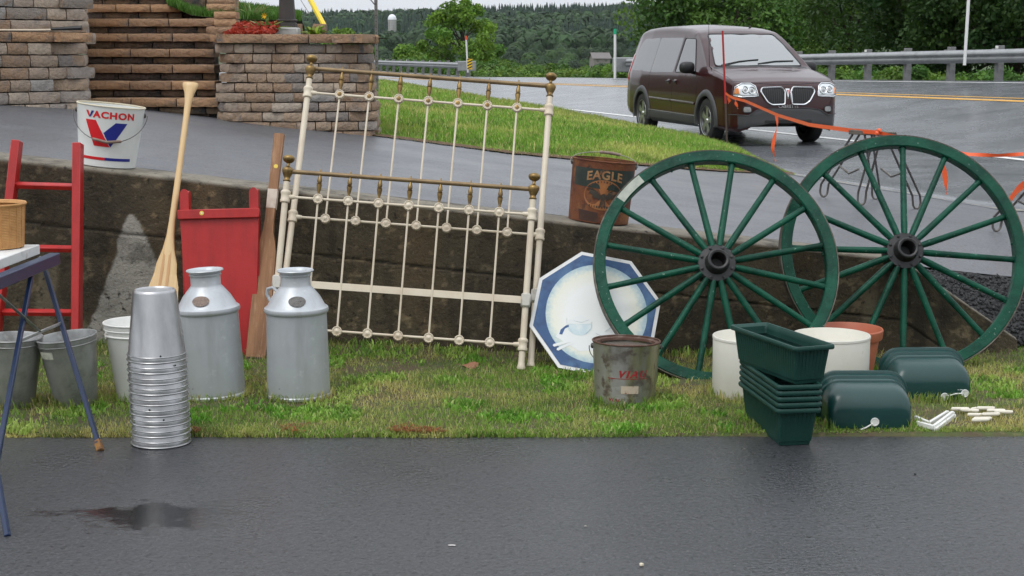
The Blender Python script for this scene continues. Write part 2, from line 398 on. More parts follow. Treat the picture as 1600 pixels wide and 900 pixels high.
X = rg.uniform(-3.4, 3.9, n); Y = 6.655 + (8.6 - 6.655) * rg.uniform(0, 1, n) ** 1.05
dens = fbm(X * 2.2, Y * 2.6, 31); keep = (rg.uniform(0, 1, n) < np.clip((dens - .22) * 3.2, .22, 1)) & (Y > EY(X) + .0)
X, Y = X[keep], Y[keep]; n = len(X)
edge = np.exp(-(Y - 6.67) / .05); near_wall = sstep(8.2, 8.5, Y)
hg = rg.uniform(.010, .034, n) * (1 + .9 * (fbm(X * 3, Y * 3, 8) - .3)) + .025 * near_wall * rg.uniform(0, 1, n) + .014 * rg.uniform(0, 1, n) * (edge > .3) * sstep(-.9, -1.6, X)
leafy = fbm(X * 4, Y * 4, 77) > .56
wd = np.where(leafy, rg.uniform(.006, .014, n), rg.uniform(.0022, .0045, n))
cols = grass_cols(X, Y, n, rg, .44 - .18 * 0)
cols = np.where(leafy[:, None], cols * np.array([.75, 1.05, .7]), cols)
blades('grass', np.stack([X, Y, zg(X, Y) - .004], 1), hg, wd, cols, 'short wet lawn grass with yellowed patches between asphalt and wall', 2, .8)
rg = np.random.default_rng(33); n = 16000; X = rg.uniform(-3.4, 3.9, n); Y = EY(X) + rg.uniform(-.012, .075, n) + .02 * (fbm(X * 6, X * 0, 3) - .5)
hg = rg.uniform(.012, .036, n) * (.5 + fbm(X * 5, X * 0 + 2, 9)); cols = grass_cols(X, Y, n, rg, .42)
blades('edge_grass', np.stack([X, Y, np.full(n, -.002)], 1), hg, rg.uniform(.003, .008, n), cols, 'ragged grass fringe spilling over the asphalt edge', 34, 1.1)
# red-brown dead needles along the pavement edge on the right and by the bucket stack
rg = np.random.default_rng(9); n = 5200
X = np.concatenate([rg.uniform(1.95, 3.9, 3400), rg.uniform(-1.6, -.3, 1800)]); X = X[:n]; Y = EY(X) + np.abs(rg.normal(0, .07, n)) + .003; _k = fbm(X * 4, Y * 3, 55) > .52; X, Y = X[_k], Y[_k]; n = len(X)
ln = rg.uniform(.015, .04, n); a = rg.uniform(0, np.pi, n); P = np.stack([X, Y, zg(X, Y) + rg.uniform(.008, .022, n)], 1)
d = np.stack([np.cos(a), np.sin(a), rg.normal(0, .15, n)], 1) * ln[:, None] / 2; q = np.stack([-np.sin(a), np.cos(a), 0 * a], 1) * .0016
v = np.stack([P - d - q, P + d - q, P + d + q, P - d + q], 1).reshape(-1, 3); f = np.arange(4 * n).reshape(-1, 4)
cc = np.array([[.30, .085, .03]]) * rg.uniform(.5, 1.4, n)[:, None]
tag(link('dead_needles', npmesh('dead_needles', v, f, MT['grass'], {'col': (np.repeat(cc, 4, 0), 'COLOR')}), None, None, 0), 'red-brown dead clippings along the asphalt edge', 'clippings', kind='stuff')

# ---- concrete retaining wall with its top falling to the right and a stepped-down end
def wtop(X): return np.where(X < 2.2, wall_top(np.minimum(X, 2.2)), np.maximum(wall_top(2.2) - (X - 2.2) * .68, .04))
MTw = mat('old_concrete', (.04, .033, .022), .9, attr='col', var=[((.016, .013, .008), 5, .5, .75), ((.13, .11, .08), 55, .60, .74), ((.012, .01, .007), 24, .58, .7)], bump=(.8, 60, .012))
xs = np.linspace(-5.4, 2.86, 720); vs_ = np.linspace(0, 1, 110)
wob = lambda X, Z: .012 * (fbm(X * 9, Z * 9, 4) - .5) + .02 * (fbm(X * 1.5, Z * 1.5, 14) - .5)
gx, gv = np.meshgrid(xs, vs_); top = wtop(gx); gzz = -.15 + gv * (top + .15)
y_face = WY + wob(gx, gzz) + .02 * (1 - gv) * -1
y_face = y_face + .008 * (np.abs(gzz - (top - .33)) < .007)                        # casting joint
top_rows = []
for dy, dz in ((.03, .012), (.2, .016), (.40, .006), (.41, -.3)):
    top_rows.append(np.stack([xs, np.full_like(xs, WY + dy), wtop(xs) + dz + .006 * (fbm(xs * 8, xs * 0 + dy * 9, 2) - .5)], -1))
co = np.concatenate([np.stack([gx, y_face, gzz], -1), np.array(top_rows)], 0)
ny = co.shape[0]; Xc, Zc = co[..., 0], co[..., 2]
base = np.array([.060, .047, .028])[None, None, :] * (.6 + .9 * fbm(Xc * 2.2, Zc * 2.2, 6))[..., None]
brown = np.array([.13, .082, .038]); base = base * (1 - .55 * sstep(.5, .68, fbm(Xc * 1.6 + 5, Zc * .8, 16))[..., None]) + brown * (.55 * sstep(.5, .68, fbm(Xc * 1.6 + 5, Zc * .8, 16)))[..., None]
strk = sstep(.56, .72, fbm(Xc * 7, Zc * .7, 23)); base = base * (1 - .45 * strk[..., None]); por = sstep(.60, .70, fbm(Xc * 24, Zc * 24, 29)); base = base * (1 + 1.3 * por[..., None])
pale = np.array([.30, .285, .25])
pk = at(205, 335, WY); pb = at(220, 500, WY)
wdt = np.interp(Zc, [0, .22, .38, .58, .74, .80], [.30, .27, .21, .11, .05, .0]) * (1 + .5 * (fbm(Xc * 0 + 3, Zc * 6, 9) - .5))
mk = sstep(.010, -.006, np.abs(Xc - (pk.x + (pk.z - Zc) * .05)) - wdt + .05 * (fbm(Xc * 9, Zc * 9, 19) - .5)) * (Zc < .80)
st2 = sstep(.035, 0, np.abs(Xc + 2.62 + .02 * np.sin(Zc * 9)) - .035) * sstep(.62, .5, Zc) * .45      # pale run-down streak
st3 = sstep(.03, 0, np.abs(Xc - 2.02) - .03) * sstep(.42, .3, Zc) * .35
base = base * (1 - mk[..., None]) + pale * (.75 + .5 * fbm(Xc * 6, Zc * 6, 3))[..., None] * mk[..., None]
jn = (np.abs(Zc - (wtop(Xc) - .33) - .006 * (fbm(Xc * 5, Xc * 0, 41) - .5)) < .006) & (Zc < wtop(Xc) - .1); base = np.where(jn[..., None], base * .35, base)
for s_ in (st2, st3): base = base * (1 - s_[..., None]) + np.array([.26, .22, .15]) * s_[..., None]
base[-4:] = np.array([.24, .215, .17]) * (.6 + .8 * fbm(Xc[-4:] * 5, Zc[-4:] * 3 + co[-4:, :, 1] * 9, 8))[..., None]
base[-5] = np.array([.12, .10, .075])
wl = link('retaining_wall', npmesh('retaining_wall', co.reshape(-1, 3), grid_faces(len(xs), ny), MTw, {'col': (base.reshape(-1, 3), 'COLOR')}, True), None, None, 0)
tag(wl, 'dark stained concrete retaining wall stepping down behind the grass strip', 'wall', kind='thing')

# ---- driveway ramp, road, markings
MT['drive'] = asphalt('driveway_asphalt', (.098, .101, .112), None, .1, (.36, .5), .12)
MT['road'] = asphalt('road_asphalt', (.11, .117, .128), None, .1, (.2, .32), .04)
seam = [on_h(1232, 272, zd), on_h(1312, 285, zd), on_h(1440, 306, zd), on_h(1561, 327, zd), Vector((5.6, 12.6, 0)), Vector((7.5, 10.0, 0))]
def seamY(X): return np.interp(X, [p.x for p in seam], [p.y for p in seam])
bank_lo = [on_h(x, y, zd) for x, y in ((560, 209), (590, 213), (700, 227), (800, 240), (940, 253), (1090, 265), (1170, 270), (1240, 273))]
def far_edge(X): return np.interp(X, [p.x for p in bank_lo], [p.y for p in bank_lo])
def mulch_top(X): return np.interp(X, [2.2, 2.45, 3.4, 5], [8.9, 9.3, 9.35, 9.4])
xs = np.linspace(-7.5, 7.5, 151); vv = np.linspace(0, 1, 60); gx, gv = np.meshgrid(xs, vv)
y0 = np.where(gx < 2.2, WY + .40, mulch_top(gx)); y1 = np.where(gx < bank_lo[0].x, 17.5, np.where(gx < seam[0].x, far_edge(gx) + .4, seamY(gx)))
gy = y0 + (y1 - y0) * gv; gzz = zd(gx, gy) - .004 + .01 * (fbm(gx * .8, gy * .8, 2) - .5) * sstep(8.9, 9.6, gy)
struct(link('driveway', npmesh('driveway', np.stack([gx, gy, gzz], -1).reshape(-1, 3), grid_faces(151, 60), MT['drive'], None, True), None, None, 0))
sv = np.concatenate([np.linspace(-16, 0, 40), np.linspace(.3, 9.4, 34)]); tv = np.linspace(-16, 112, 220)
gs, gt = np.meshgrid(sv, tv); gx = RO.x + RN.x * gs + RU.x * gt; gy = RO.y + RN.y * gs + RU.y * gt
zr = z_road(gs, gy)
bl = sstep(5.5, 0, gy - seamY(np.clip(gx, seam[0].x, 7.5))) * (gx > 1.5)          # the road shoulder runs into the driveway
zr = zr * (1 - bl) + (zd(gx, gy) - .012) * bl
hid = (gy < seamY(np.clip(gx, seam[0].x, 7.5)) - .05) | (gx < seam[0].x)
zr = np.where(hid & (gs < -1.2), np.minimum(zr, zd(gx, np.maximum(gy, 9)) - .25), zr)
ok = ~((gy < 10.5) | (gs < -14))
F = grid_faces(len(sv), len(tv)); okf = ok.ravel()[F].all(1)
struct(link('road', npmesh('road', np.stack([gx, gy, zr], -1).reshape(-1, 3), F[okf], MT['road'], None, True), None, None, 0))
def road_z_at(s, t):
    p = RO + RN * s + RU * t; return p.x, p.y, float(z_road(s, p.y))
MT['linewhite'] = mat('road_paint_white', (.72, .72, .70), .6, var=[((.45, .45, .45), 8, .45, .75)], bump=(.2, 90))
MT['lineyellow'] = mat('road_paint_yellow', (.62, .33, .045), .6, var=[((.45, .24, .05), 8, .45, .75)], bump=(.2, 90))
def stripe(name, s, wd, m, t0=-14, t1=110):
    v = []; n = 110
    for k in range(n + 1):
        t = t0 + (t1 - t0) * k / n
        for e in (-.5, .5):
            p = road_pt(s + e * wd, t, .006); v.append(p)
    b = MB().add(v, [(2 * k, 2 * k + 1, 2 * k + 3, 2 * k + 2) for k in range(n)]); return struct(b.build(name, m, None, 0))
stripe('road_edge_line', 0.0, .13, MT['linewhite'], -6, 110); stripe('road_centre_line', 3.95, .12, MT['lineyellow']); stripe('road_centre_line', 4.25, .12, MT['lineyellow'])
stripe('road_far_edge_line', 7.9, .13, MT['linewhite'])
# sand-coloured joint between driveway and road shoulder
sj = MB(); pts = []
for X in np.linspace(seam[0].x + .05, 7.0, 50):
    y = float(seamY(X)); wv = .05 + .05 * float(vnoise(X * 6, 0, 4)); pts += [(X, y - wv, float(zd(X, y)) + .006), (X, y + wv, float(zd(X, y)) + .006)]
sj.add(pts, [(2 * k, 2 * k + 1, 2 * k + 3, 2 * k + 2) for k in range(49)])
struct(sj.build('pavement_joint', mat('sandy_joint', (.27, .25, .21), .9, var=[((.12, .12, .12), 14, .42, .62)]), None, 0))

# ---- grass bank between driveway and road
up_px = ((560, 124), (600, 129), (700, 147), (775, 162), (850, 175), (925, 190), (1000, 205), (1075, 222), (1150, 242), (1242, 271))
bank_up = [gz(x, y, .36) for x, y in up_px]
bank_up[-1] = on_h(1246, 271, zd)
LO = np.array([list(p) for p in bank_lo]); UP = np.array([list(p) for p in bank_up])
def respl(A, n):
    d = np.concatenate([[0], np.cumsum(np.linalg.norm(np.diff(A, axis=0), axis=1))]); d /= d[-1]
    return np.stack([np.interp(np.linspace(0, 1, n), d, A[:, k]) for k in range(3)], 1)
# sample both edges by screen column so that they pair up
def by_px(A, pxs):
    q = 800 + FPX * A[:, 0] / (A[:, 1] * CP + (H - A[:, 2]) * SP); return np.stack([np.interp(pxs, q, A[:, k]) for k in range(3)], 1)
pxs = np.linspace(562, 1243, 90); L_ = by_px(LO, pxs); U_ = by_px(UP, pxs)
vv = np.linspace(0, 1, 30)[:, None, None]
G = L_[None] * (1 - vv) + U_[None] * vv
G[..., 2] += (.10 * np.sin(np.pi * vv[..., 0]) ** .8) * np.clip((U_[:, 1] - L_[:, 1]) / 6, 0, 1)[None] + .02 + .03 * (fbm(G[..., 0] * 2, G[..., 1] * 2, 4) - .5)
tap = sstep(1235, 1130, pxs); G[..., 2] -= .05 * (1 - tap)[None]; G[0, :, 2] -= .06; G[-1, :, 2] -= .06
struct(link('grass_bank', npmesh('grass_bank', G.reshape(-1, 3), grid_faces(90, 30), MT['soil'], None, True), None, None, 0))
rg = np.random.default_rng(5); n = 90000
uu = rg.uniform(0, 88.999, n); wv = rg.uniform(0, 1, n) ** 1.6 * 28.999
i0 = uu.astype(int); j0 = wv.astype(int); fu = (uu - i0)[:, None]; fv = (wv - j0)[:, None]
P = (G[j0, i0] * (1 - fu) + G[j0, i0 + 1] * fu) * (1 - fv) + (G[j0 + 1, i0] * (1 - fu) + G[j0 + 1, i0 + 1] * fu) * fv
far = np.clip((P[:, 1] - 14) / 20, 0, 1)
cols = grass_cols(P[:, 0] * .6, P[:, 1] * .35, n, rg, .22, 1.0); cols = cols * np.array([1.0, 1.12, .9])
tip = sstep(.55, .9, wv / 29)[:, None]; cols = cols * (1 - .5 * tip) + np.array([.26, .26, .07]) * .5 * tip
blades('bank_grass', P - np.array([0, 0, .01]), rg.uniform(.035, .10, n) * (1 + far) * (.35 + .65 * tap[i0]) * (.6 + .8 * fbm(P[:, 0] * 2.5, P[:, 1] * 1.5, 61)), rg.uniform(.006, .012, n) * (1 + 1.5 * far), cols, 'bright green grass bank between the driveway and the road', 6, .6)
# bare soil seam along the lower edge of the bank
sm = MB(); pts = []
for k in range(90):
    p = L_[k]; pts += [(p[0], p[1] - .02 - .06 * random.random(), p[2] + .008), (p[0], p[1] + .09, p[2] + .022)]
sm.add(pts, [(2 * k, 2 * k + 1, 2 * k + 3, 2 * k + 2) for k in range(89)])
struct(sm.build('bank_edge_soil', mat('edge_soil', (.10, .055, .028), .95, var=[((.16, .11, .06), 20, .5, .7)], bump=(.6, 40)), None, 0))

# ---- black crushed stone beside the end of the wall
xs = np.linspace(2.2, 4.6, 60); vv = np.linspace(0, 1, 30); gx, gv = np.meshgrid(xs, vv)
yb = np.full_like(gx, WY + .15); yt = mulch_top(gx); gy = yb + (yt - yb) * gv
zb_ = np.where(gx < 2.9, wtop(gx) - .05, .03); zt_ = zd(gx, yt) - .01
gzz = zb_ + (zt_ - zb_) * gv ** .8 + .03 * (fbm(gx * 9, gy * 9, 2) - .5)
MT['crush'] = mat('black_stone', (.018, .018, .019), .6, var=[((.05, .05, .05), 70, .5, .7)], bump=(.9, 60, .02))
struct(link('stone_bed', npmesh('stone_bed', np.stack([gx, gy, gzz], -1).reshape(-1, 3), grid_faces(60, 30), MT['crush'], None, True), None, None, 0))
rg = np.random.default_rng(8); n = 5200; ii = rg.integers(0, 58, n); jj = rg.integers(0, 28, n); fu = rg.uniform(0, 1, n)[:, None]; fv = rg.uniform(0, 1, n)[:, None]
Gm = np.stack([gx, gy, gzz], -1); P = Gm[jj, ii] * (1 - fu) * (1 - fv) + Gm[jj, ii + 1] * fu * (1 - fv) + Gm[jj + 1, ii] * (1 - fu) * fv + Gm[jj + 1, ii + 1] * fu * fv
oct_v = np.array([[1, 0, 0], [-1, 0, 0], [0, 1, 0], [0, -1, 0], [0, 0, 1], [0, 0, -1]]); oct_f = np.array([[0, 2, 4], [2, 1, 4], [1, 3, 4], [3, 0, 4], [2, 0, 5], [1, 2, 5], [3, 1, 5], [0, 3, 5]])
rot = rg.normal(0, 1, (n, 3, 3)); rot = np.linalg.qr(rot)[0]
v = np.einsum('nij,kj->nki', rot, oct_v) * rg.uniform(.008, .02, n)[:, None, None] * rg.uniform(.6, 1.3, (n, 1, 3)) + P[:, None] + np.array([0, 0, .004])
f = (oct_f[None] + np.arange(n)[:, None, None] * 6).reshape(-1, 3)
tag(link('crushed_stone', npmesh('crushed_stone', v.reshape(-1, 3), f, MT['crush']), None, None, 0), 'wet black crushed stone heaped beside the end of the concrete wall', 'gravel', kind='stuff')

# ---- land beyond the road: verge, valley and hill
def z_land(X, Y):
    v = np.interp(Y, [-50, 5, 40, 70, 120, 250, 500, 700, 1000, 1300, 1700, 3500], [-.9, -.9, -.9, -1.2, -2.5, -5, -7, -3, 10, 21, 20, 0])
    hill = np.clip((Y - 650) / 600, 0, 1)
    return v + hill * (np.interp(X, [-700, -250, -60, 120, 400, 900], [8, 3, 6, 12, 24, 32]) + 3 * (fbm(X / 160 + 7, Y / 160, 3) - .5) * 2)
xs = np.concatenate([np.linspace(-2600, -160, 26), np.linspace(-150, 150, 60), np.linspace(160, 2600, 26)])
ys = np.concatenate([np.linspace(-60, 130, 40), np.linspace(140, 1800, 70), np.linspace(1850, 3600, 12)])
gx, gy = np.meshgrid(xs, ys)
struct(link('ground', npmesh('ground', np.stack([gx, gy, z_land(gx, gy)], -1).reshape(-1, 3), grid_faces(len(xs), len(ys)), mat('meadow', (.05, .085, .02), .9, var=[((.03, .055, .015), .05, .4, .6)])), None, None, 0) if False else
       link('ground', npmesh('ground', np.stack([gx, gy, z_land(gx, gy)], -1).reshape(-1, 3), grid_faces(len(xs), len(ys)), mat('meadow', (.05, .085, .02), .9, var=[((.03, .055, .015), .05, .4, .6)]), None, True), None, None, 0))
sv = np.array([9.35, 9.8, 11, 13, 16, 22]); tv = np.linspace(-20, 130, 120); gs, gt = np.meshgrid(sv, tv)
gx = RO.x + RN.x * gs + RU.x * gt; gy = RO.y + RN.y * gs + RU.y * gt
zz = z_road(np.full_like(gs, 9.0), gy) - np.interp(gs, [9.35, 9.8, 11, 13, 16, 22], [.03, .0, .05, .35, 1.0, 2.8])
struct(link('road_verge', npmesh('road_verge', np.stack([gx, gy, zz], -1).reshape(-1, 3), grid_faces(6, 120), MT['soil'], None, True), None, None, 0))
# ================================================================== BLOCK WALLS, STAIRS, GARDEN ABOVE THEM
STONE = [(.33, .25, .185), (.29, .225, .17), (.25, .23, .21), (.36, .285, .215), (.21, .20, .195), (.30, .215, .15), (.34, .28, .23), (.26, .19, .135), (.31, .255, .205)]
STONE = [(a * 1.08, b, c * .93) for a, b, c in STONE]
MT['block'] = mat('tumbled_block', (.3, .22, .16), .9, rnd=STONE, var=[((.17, .165, .165), 7, .46, .66), ((.36, .25, .16), 13, .52, .7), ((.09, .07, .055), 22, .62, .75)], bump=(1.0, 30, .025))
MT['blockpale'] = mat('pale_block', (.3, .25, .2), .9, rnd=[(.42, .345, .275), (.38, .305, .245), (.35, .325, .3), (.45, .36, .275), (.33, .285, .25)], var=[((.2, .19, .18), 7, .46, .66), ((.30, .20, .12), 13, .55, .7)], bump=(1.0, 30, .025))
MT['cap'] = mat('brown_cap_block', (.25, .15, .09), .9, rnd=[(.40, .235, .13), (.35, .22, .135), (.44, .265, .15), (.33, .205, .125)], var=[((.13, .12, .115), 7, .5, .66), ((.36, .22, .12), 12, .55, .7)], bump=(1.0, 26, .03))
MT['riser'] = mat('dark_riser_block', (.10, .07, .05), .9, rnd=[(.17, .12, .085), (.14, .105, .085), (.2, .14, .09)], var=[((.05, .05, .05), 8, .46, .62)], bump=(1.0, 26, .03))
def block_mesh(L, h, d, seed, nx=5, nz=3, rough=.010):
    """a split-face block: front on -Y with uneven face, rounded edges; origin at the front bottom centre"""
    rg = random.Random(seed); vs = []; fs = []; e = .007
    for j in range(nz + 1):
        for i in range(nx + 1):
            edge_i = i in (0, nx); edge_j = j in (0, nz)
            x = (i / nx - .5) * L; z = j / nz * h
            if edge_i: x += (e * .5 if i == 0 else -e * .5)
            y = rg.uniform(-rough, rough * .4)
            if edge_i or edge_j: y = rg.uniform(.002, .010)
            if not edge_i: x += rg.uniform(-.2, .2) * L / nx * (0 if edge_j else 1)
            if edge_j: z += (1 if j == 0 else -1) * rg.uniform(.0015, .006)
            if edge_i and edge_j: y += .008
            vs.append((x, y, z))
    for j in range(nz):
        for i in range(nx):
            a = j * (nx + 1) + i; fs.append((a, a + 1, a + nx + 2, a + nx + 1))
    ring = [i for i in range(nx + 1)] + [(j) * (nx + 1) + nx for j in range(1, nz + 1)] + [nz * (nx + 1) + i for i in range(nx - 1, -1, -1)] + [j * (nx + 1) for j in range(nz - 1, 0, -1)]
    o = len(vs); m = len(ring)
    for k in ring:
        x, y, z = vs[k]; vs.append((x, d, z))
    for k in range(m):
        fs.append((ring[(k + 1) % m], ring[k], o + k, o + (k + 1) % m))
    fs.append([o + k for k in range(m)][::-1] if False else [o + k for k in range(m)])
    me = bpy.data.meshes.new('block'); me.from_pydata(vs, [], fs); me.update()
    me.polygons.foreach_set('use_smooth', [True] * len(me.polygons)); me.set_sharp_from_angle(angle=R(50)); return me
BL = {}
def block(L, h, d, m, parent, pos, rz, name='block', rough=.010):
    key = (round(L, 2), round(h, 3), round(d, 2), m, random.randrange(3))
    if key not in BL:
        BL[key] = block_mesh(key[0], h, d, hash(key[:3]) % 999 + key[4] * 77, max(3, int(key[0] / .06)), 3, rough); BL[key].materials.append(MT[m])
    o = bpy.data.objects.new(name, BL[key]); COL.objects.link(o); o.parent = parent
    o.matrix_basis = T(pos) @ RZ(rz); o.scale.x = L / key[0] * 1.0; return o
class Path:
    """plan polyline followed by block courses"""
    def __init__(s, pts):
        s.p = [Vector((a, b)) for a, b in pts]; s.d = [0]
        for a, b in zip(s.p, s.p[1:]): s.d.append(s.d[-1] + (b - a).length)
        s.L = s.d[-1]
    def at(s, t):
        for k in range(len(s.p) - 1):
            if t <= s.d[k + 1] or k == len(s.p) - 2:
                q = (s.p[k + 1] - s.p[k]).normalized(); return s.p[k] + q * (t - s.d[k]), q
def courses(parent, path, z0f, ztop, h, lens, m, setback=.006, clipz=None, gap=.003, mats=None):
    n = int(round((ztop - min(z0f(*path.p[0]), z0f(*path.p[-1]))) / h)) + 2
    for c in range(n):
        z = ztop - (c + 1) * h; t = random.uniform(-.15, 0); 
        while t < path.L:
            L = random.choice(lens); a = max(t, 0); b = min(t + L, path.L); t += L
            if path.L - b < .07: b = path.L; t = path.L + 1
            if b - a < .05: continue
            p, q = path.at((a + b) / 2); inward = Vector((-q.y, q.x))
            p = p + inward * (setback * (n - c) + random.uniform(-.004, .004))
            if z + h < z0f(p.x, p.y) - .02: continue
            mm = m if not mats else mats(c, n, p)
            block(b - a - gap, h - gap, .16, mm, parent, (p.x, p.y, z), math.degrees(math.atan2(q.y, q.x)))
def fill(path, z0f, ztop, parent, back=.12, m=None):
    """dark earth core behind the blocks so that joints read as deep"""
    b = MB(); vs = []
    for p, q in [path.at(d) for d in np.linspace(0, path.L, 24)]:
        w_ = p + Vector((-q.y, q.x)) * back; vs += [(w_.x, w_.y, z0f(w_.x, w_.y) - .1), (w_.x, w_.y, ztop - .02)]
    b.add(vs, [(2 * k, 2 * k + 2, 2 * k + 3, 2 * k + 1) for k in range(23)]); return b.build('core', MT['riser'], parent, 0)
h0 = lambda x, y: float(zd(x, y))
# right-hand wall, bowed in plan
a0 = on_h(338, 187, zd); a1 = on_h(450, 199, zd); a2 = on_h(540, 208, zd); a3 = on_h(588, 213, zd)
pr = Path([(a0.x - .10, a0.y + .45), (a0.x - .04, a0.y + .16), (a0.x + .06, a0.y + .04), (a1.x - .3, a1.y - .03), (a1.x, a1.y - .06), (a2.x, a2.y - .03), (a3.x - .03, a3.y), (a3.x + .02, a3.y + .25), (a3.x - .02, a3.y + .9), (a3.x - .3, a3.y + 2.2)])
ZC = at(450, 68, a1.y).z
wr = thing('block_wall', 'bowed tumbled-block wall under the lamp post, right of the stairs', 'wall'); wr['kind'] = 'thing'
def matsR(c, n, p): return 'riser' if False else ('block' if random.random() < .8 else 'blockpale')
courses(wr, pr, h0, ZC, .0885, (.15, .18, .21, .25, .28), 'block', .007, mats=matsR)
fill(pr, h0, ZC, wr)
def cap_row(parent, path, z, h, L, over=.035, m='cap', t0=0.0, d=.3):
    t = t0
    while t < path.L - .02:
        b = min(t + L * random.uniform(.92, 1.08), path.L)
        if path.L - b < .1: b = path.L
        p, q = path.at((t + b) / 2); p = p - Vector((-q.y, q.x)) * over + Vector((-q.y, q.x)) * .06
        block(b - t - .003, h, d, m, parent, (p.x, p.y, z), math.degrees(math.atan2(q.y, q.x)), 'cap_block', .014); t = b
cap_row(wr, pr, ZC + .002, .085, .42)
# left-hand wall, rounded into the stairs, with a second tier above
b0 = on_h(0, 165, zd); b1 = on_h(135, 172, zd)
_q = (b1 - b0).normalized()
pl_ = Path([(b0.x - _q.x * 1.2, b0.y - _q.y * 1.2), (b1.x - .12, b1.y - .02), (b1.x - .04, b1.y + .03), (b1.x - .01, b1.y + .10), (b1.x - .10, b1.y + .5), (b1.x - .62, b1.y + 2.5)])
ZL = at(60, 66, b0.y).z
wleft = thing('block_wall', 'tumbled-block wall left of the stairs, with a second tier above its cap', 'wall'); wleft['kind'] = 'thing'
courses(wleft, pl_, h0, ZL, .103, (.17, .2, .24, .28, .32), 'block', .004, mats=lambda c, n, p: 'blockpale' if c > 3 or random.random() < .35 else 'block')
fill(pl_, h0, ZL, wleft)
cap_row(wleft, pl_, ZL + .002, .088, .45)
pt = Path([(b0.x - _q.x * 1.2, b0.y + .2 - _q.y * 1.2), (b1.x - .08, b1.y + .2), (b1.x - .05, b1.y + .26), (b1.x - .10, b1.y + .5), (b1.x - .62, b1.y + 2.5)])
fill(pt, lambda x, y: ZL, ZL + 1.0, wleft, .1)
courses(wleft, pt, lambda x, y: ZL + .09, ZL + .09 + .103 * 8, .103, (.2, .26, .32, .4), 'blockpale', .003, mats=lambda c, n, p: 'blockpale' if random.random() < .75 else 'block')
# black hose end and pale cable lying on the left cap
cb = MB().tube([(b0.x - .5, b0.y + .12, ZL + .105), (b0.x + .1, b0.y + .1, ZL + .10), (b0.x + .3, b0.y + .13, ZL + .10), (b0.x + .42, b0.y + .11, ZL + .103)], .009, 6)
tag(cb.build('pale_cable', mat('pale_cable', (.6, .5, .38), .6), None), 'thin pale cable lying along the left wall cap', 'cable')
cb = MB().tube([(b0.x + .42, b0.y + .11, ZL + .108), (b0.x + .6, b0.y + .09, ZL + .115), (b0.x + .68, b0.y + .09, ZL + .118)], [.012, .018, .02], 8)
tag(cb.build('black_hose', MT['black'], None), 'short black hose end lying on the left wall cap', 'hose')
# stairs
stairs = thing('block_stairs', 'steep garden stairs of brown block steps between the two block walls', 'stairs'); stairs['kind'] = 'thing'
sx0 = at(138, 170, 14.35).x; sx1 = at(322, 150, 14.5).x; Y0 = 14.35; rise = .152; z1 = 1.27
capn = [.37, .37, .37]
for k in range(9):
    zt = z1 + rise * k; yk = Y0 + .3 * k; kx = yk / Y0
    n = 3; W_ = (sx1 - sx0) * kx + .02 + (.12 if k == 0 else .10 if k < 6 else -.22)
    sh = sx0 * (kx - 1)
    cuts = sorted([0, W_] + [W_ * (i + 1) / n + random.uniform(-.02, .02) for i in range(n - 1)])
    for a, b in zip(cuts, cuts[1:]):
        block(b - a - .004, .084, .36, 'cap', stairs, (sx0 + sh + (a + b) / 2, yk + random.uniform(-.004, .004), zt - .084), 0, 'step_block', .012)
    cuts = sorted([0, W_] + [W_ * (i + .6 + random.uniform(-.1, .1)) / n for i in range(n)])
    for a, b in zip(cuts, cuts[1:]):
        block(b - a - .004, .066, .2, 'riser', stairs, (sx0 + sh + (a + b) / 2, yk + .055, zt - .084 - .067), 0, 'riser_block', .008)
core = MB()
for k in range(9):
    kx = 1 + .3 * k / Y0; core.box(((sx0 + sx1) / 2 * kx - .0, Y0 + .12 + .3 * k + .3, z1 + rise * k - .55), ((sx1 - sx0) * kx + .06, .6, .92))
core.build('core', MT['riser'], stairs, 0)
# side blocks and upper tier on the right of the stairs
gd = thing('garden_edging', 'low brown block edging around the mulch bed above the bowed wall', 'edging')
zb = ZC + .087
for k, (x0, x1, y, z, n) in enumerate(((sx1, sx1 + .22, a0.y + .62, zb, 2), (sx1 - .02, sx1 + .2, a0.y + .95, zb + .15, 2))):
    for j in range(n): block(x1 - x0 - .004, .075, .24, 'cap', gd, ((x0 + x1) / 2, y, z - .075 + .077 * j), 0)
yT = a0.y + 1.15
xx = sx1 + .2
while xx < -2.05:
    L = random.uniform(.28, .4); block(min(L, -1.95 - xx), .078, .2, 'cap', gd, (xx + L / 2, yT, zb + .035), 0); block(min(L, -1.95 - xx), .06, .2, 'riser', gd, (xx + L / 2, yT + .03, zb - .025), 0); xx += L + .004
for j in range(5):
    for i in range(2): block(.3, .078, .24, 'cap', gd, (sx1 - .10 - .05 * j, Y0 + 1.5 + .3 * j, z1 + rise * (4 + j) - .0 + .08 * i), 0)
# planted bed (soil) and red mulch
bd = MB(); bp = [pr.at(d)[0] for d in np.linspace(.1, pr.L - 1.6, 30)]
bd.add([(p.x, p.y + .1, zb - .03) for p in bp] + [(p.x * .98 - .02, yT + .9, zb - .03) for p in bp], [(k, k + 1, 30 + k + 1, 30 + k) for k in range(29)])
struct(bd.build('planting_bed', mat('bed_soil', (.05, .035, .022), .95, bump=(.6, 30)), None, 0))
rg = np.random.default_rng(4); n = 2600
X = rg.uniform(sx1 + .2, sx1 + .62, n); Y = rg.uniform(a0.y + .3, yT - .02, n); Z = zb - .03 + rg.uniform(0, .06, n) + .10 * sstep(a0.y + .3, yT, Y)
ln = rg.uniform(.02, .05, n); dv = rg.normal(0, 1, (n, 3)); dv[:, 2] *= .4; dv /= np.linalg.norm(dv, axis=1)[:, None]; q = np.cross(dv, rg.normal(0, 1, (n, 3))); q /= np.linalg.norm(q, axis=1)[:, None]
P = np.stack([X, Y, Z], 1); dv = dv * ln[:, None] / 2; q = q * .007
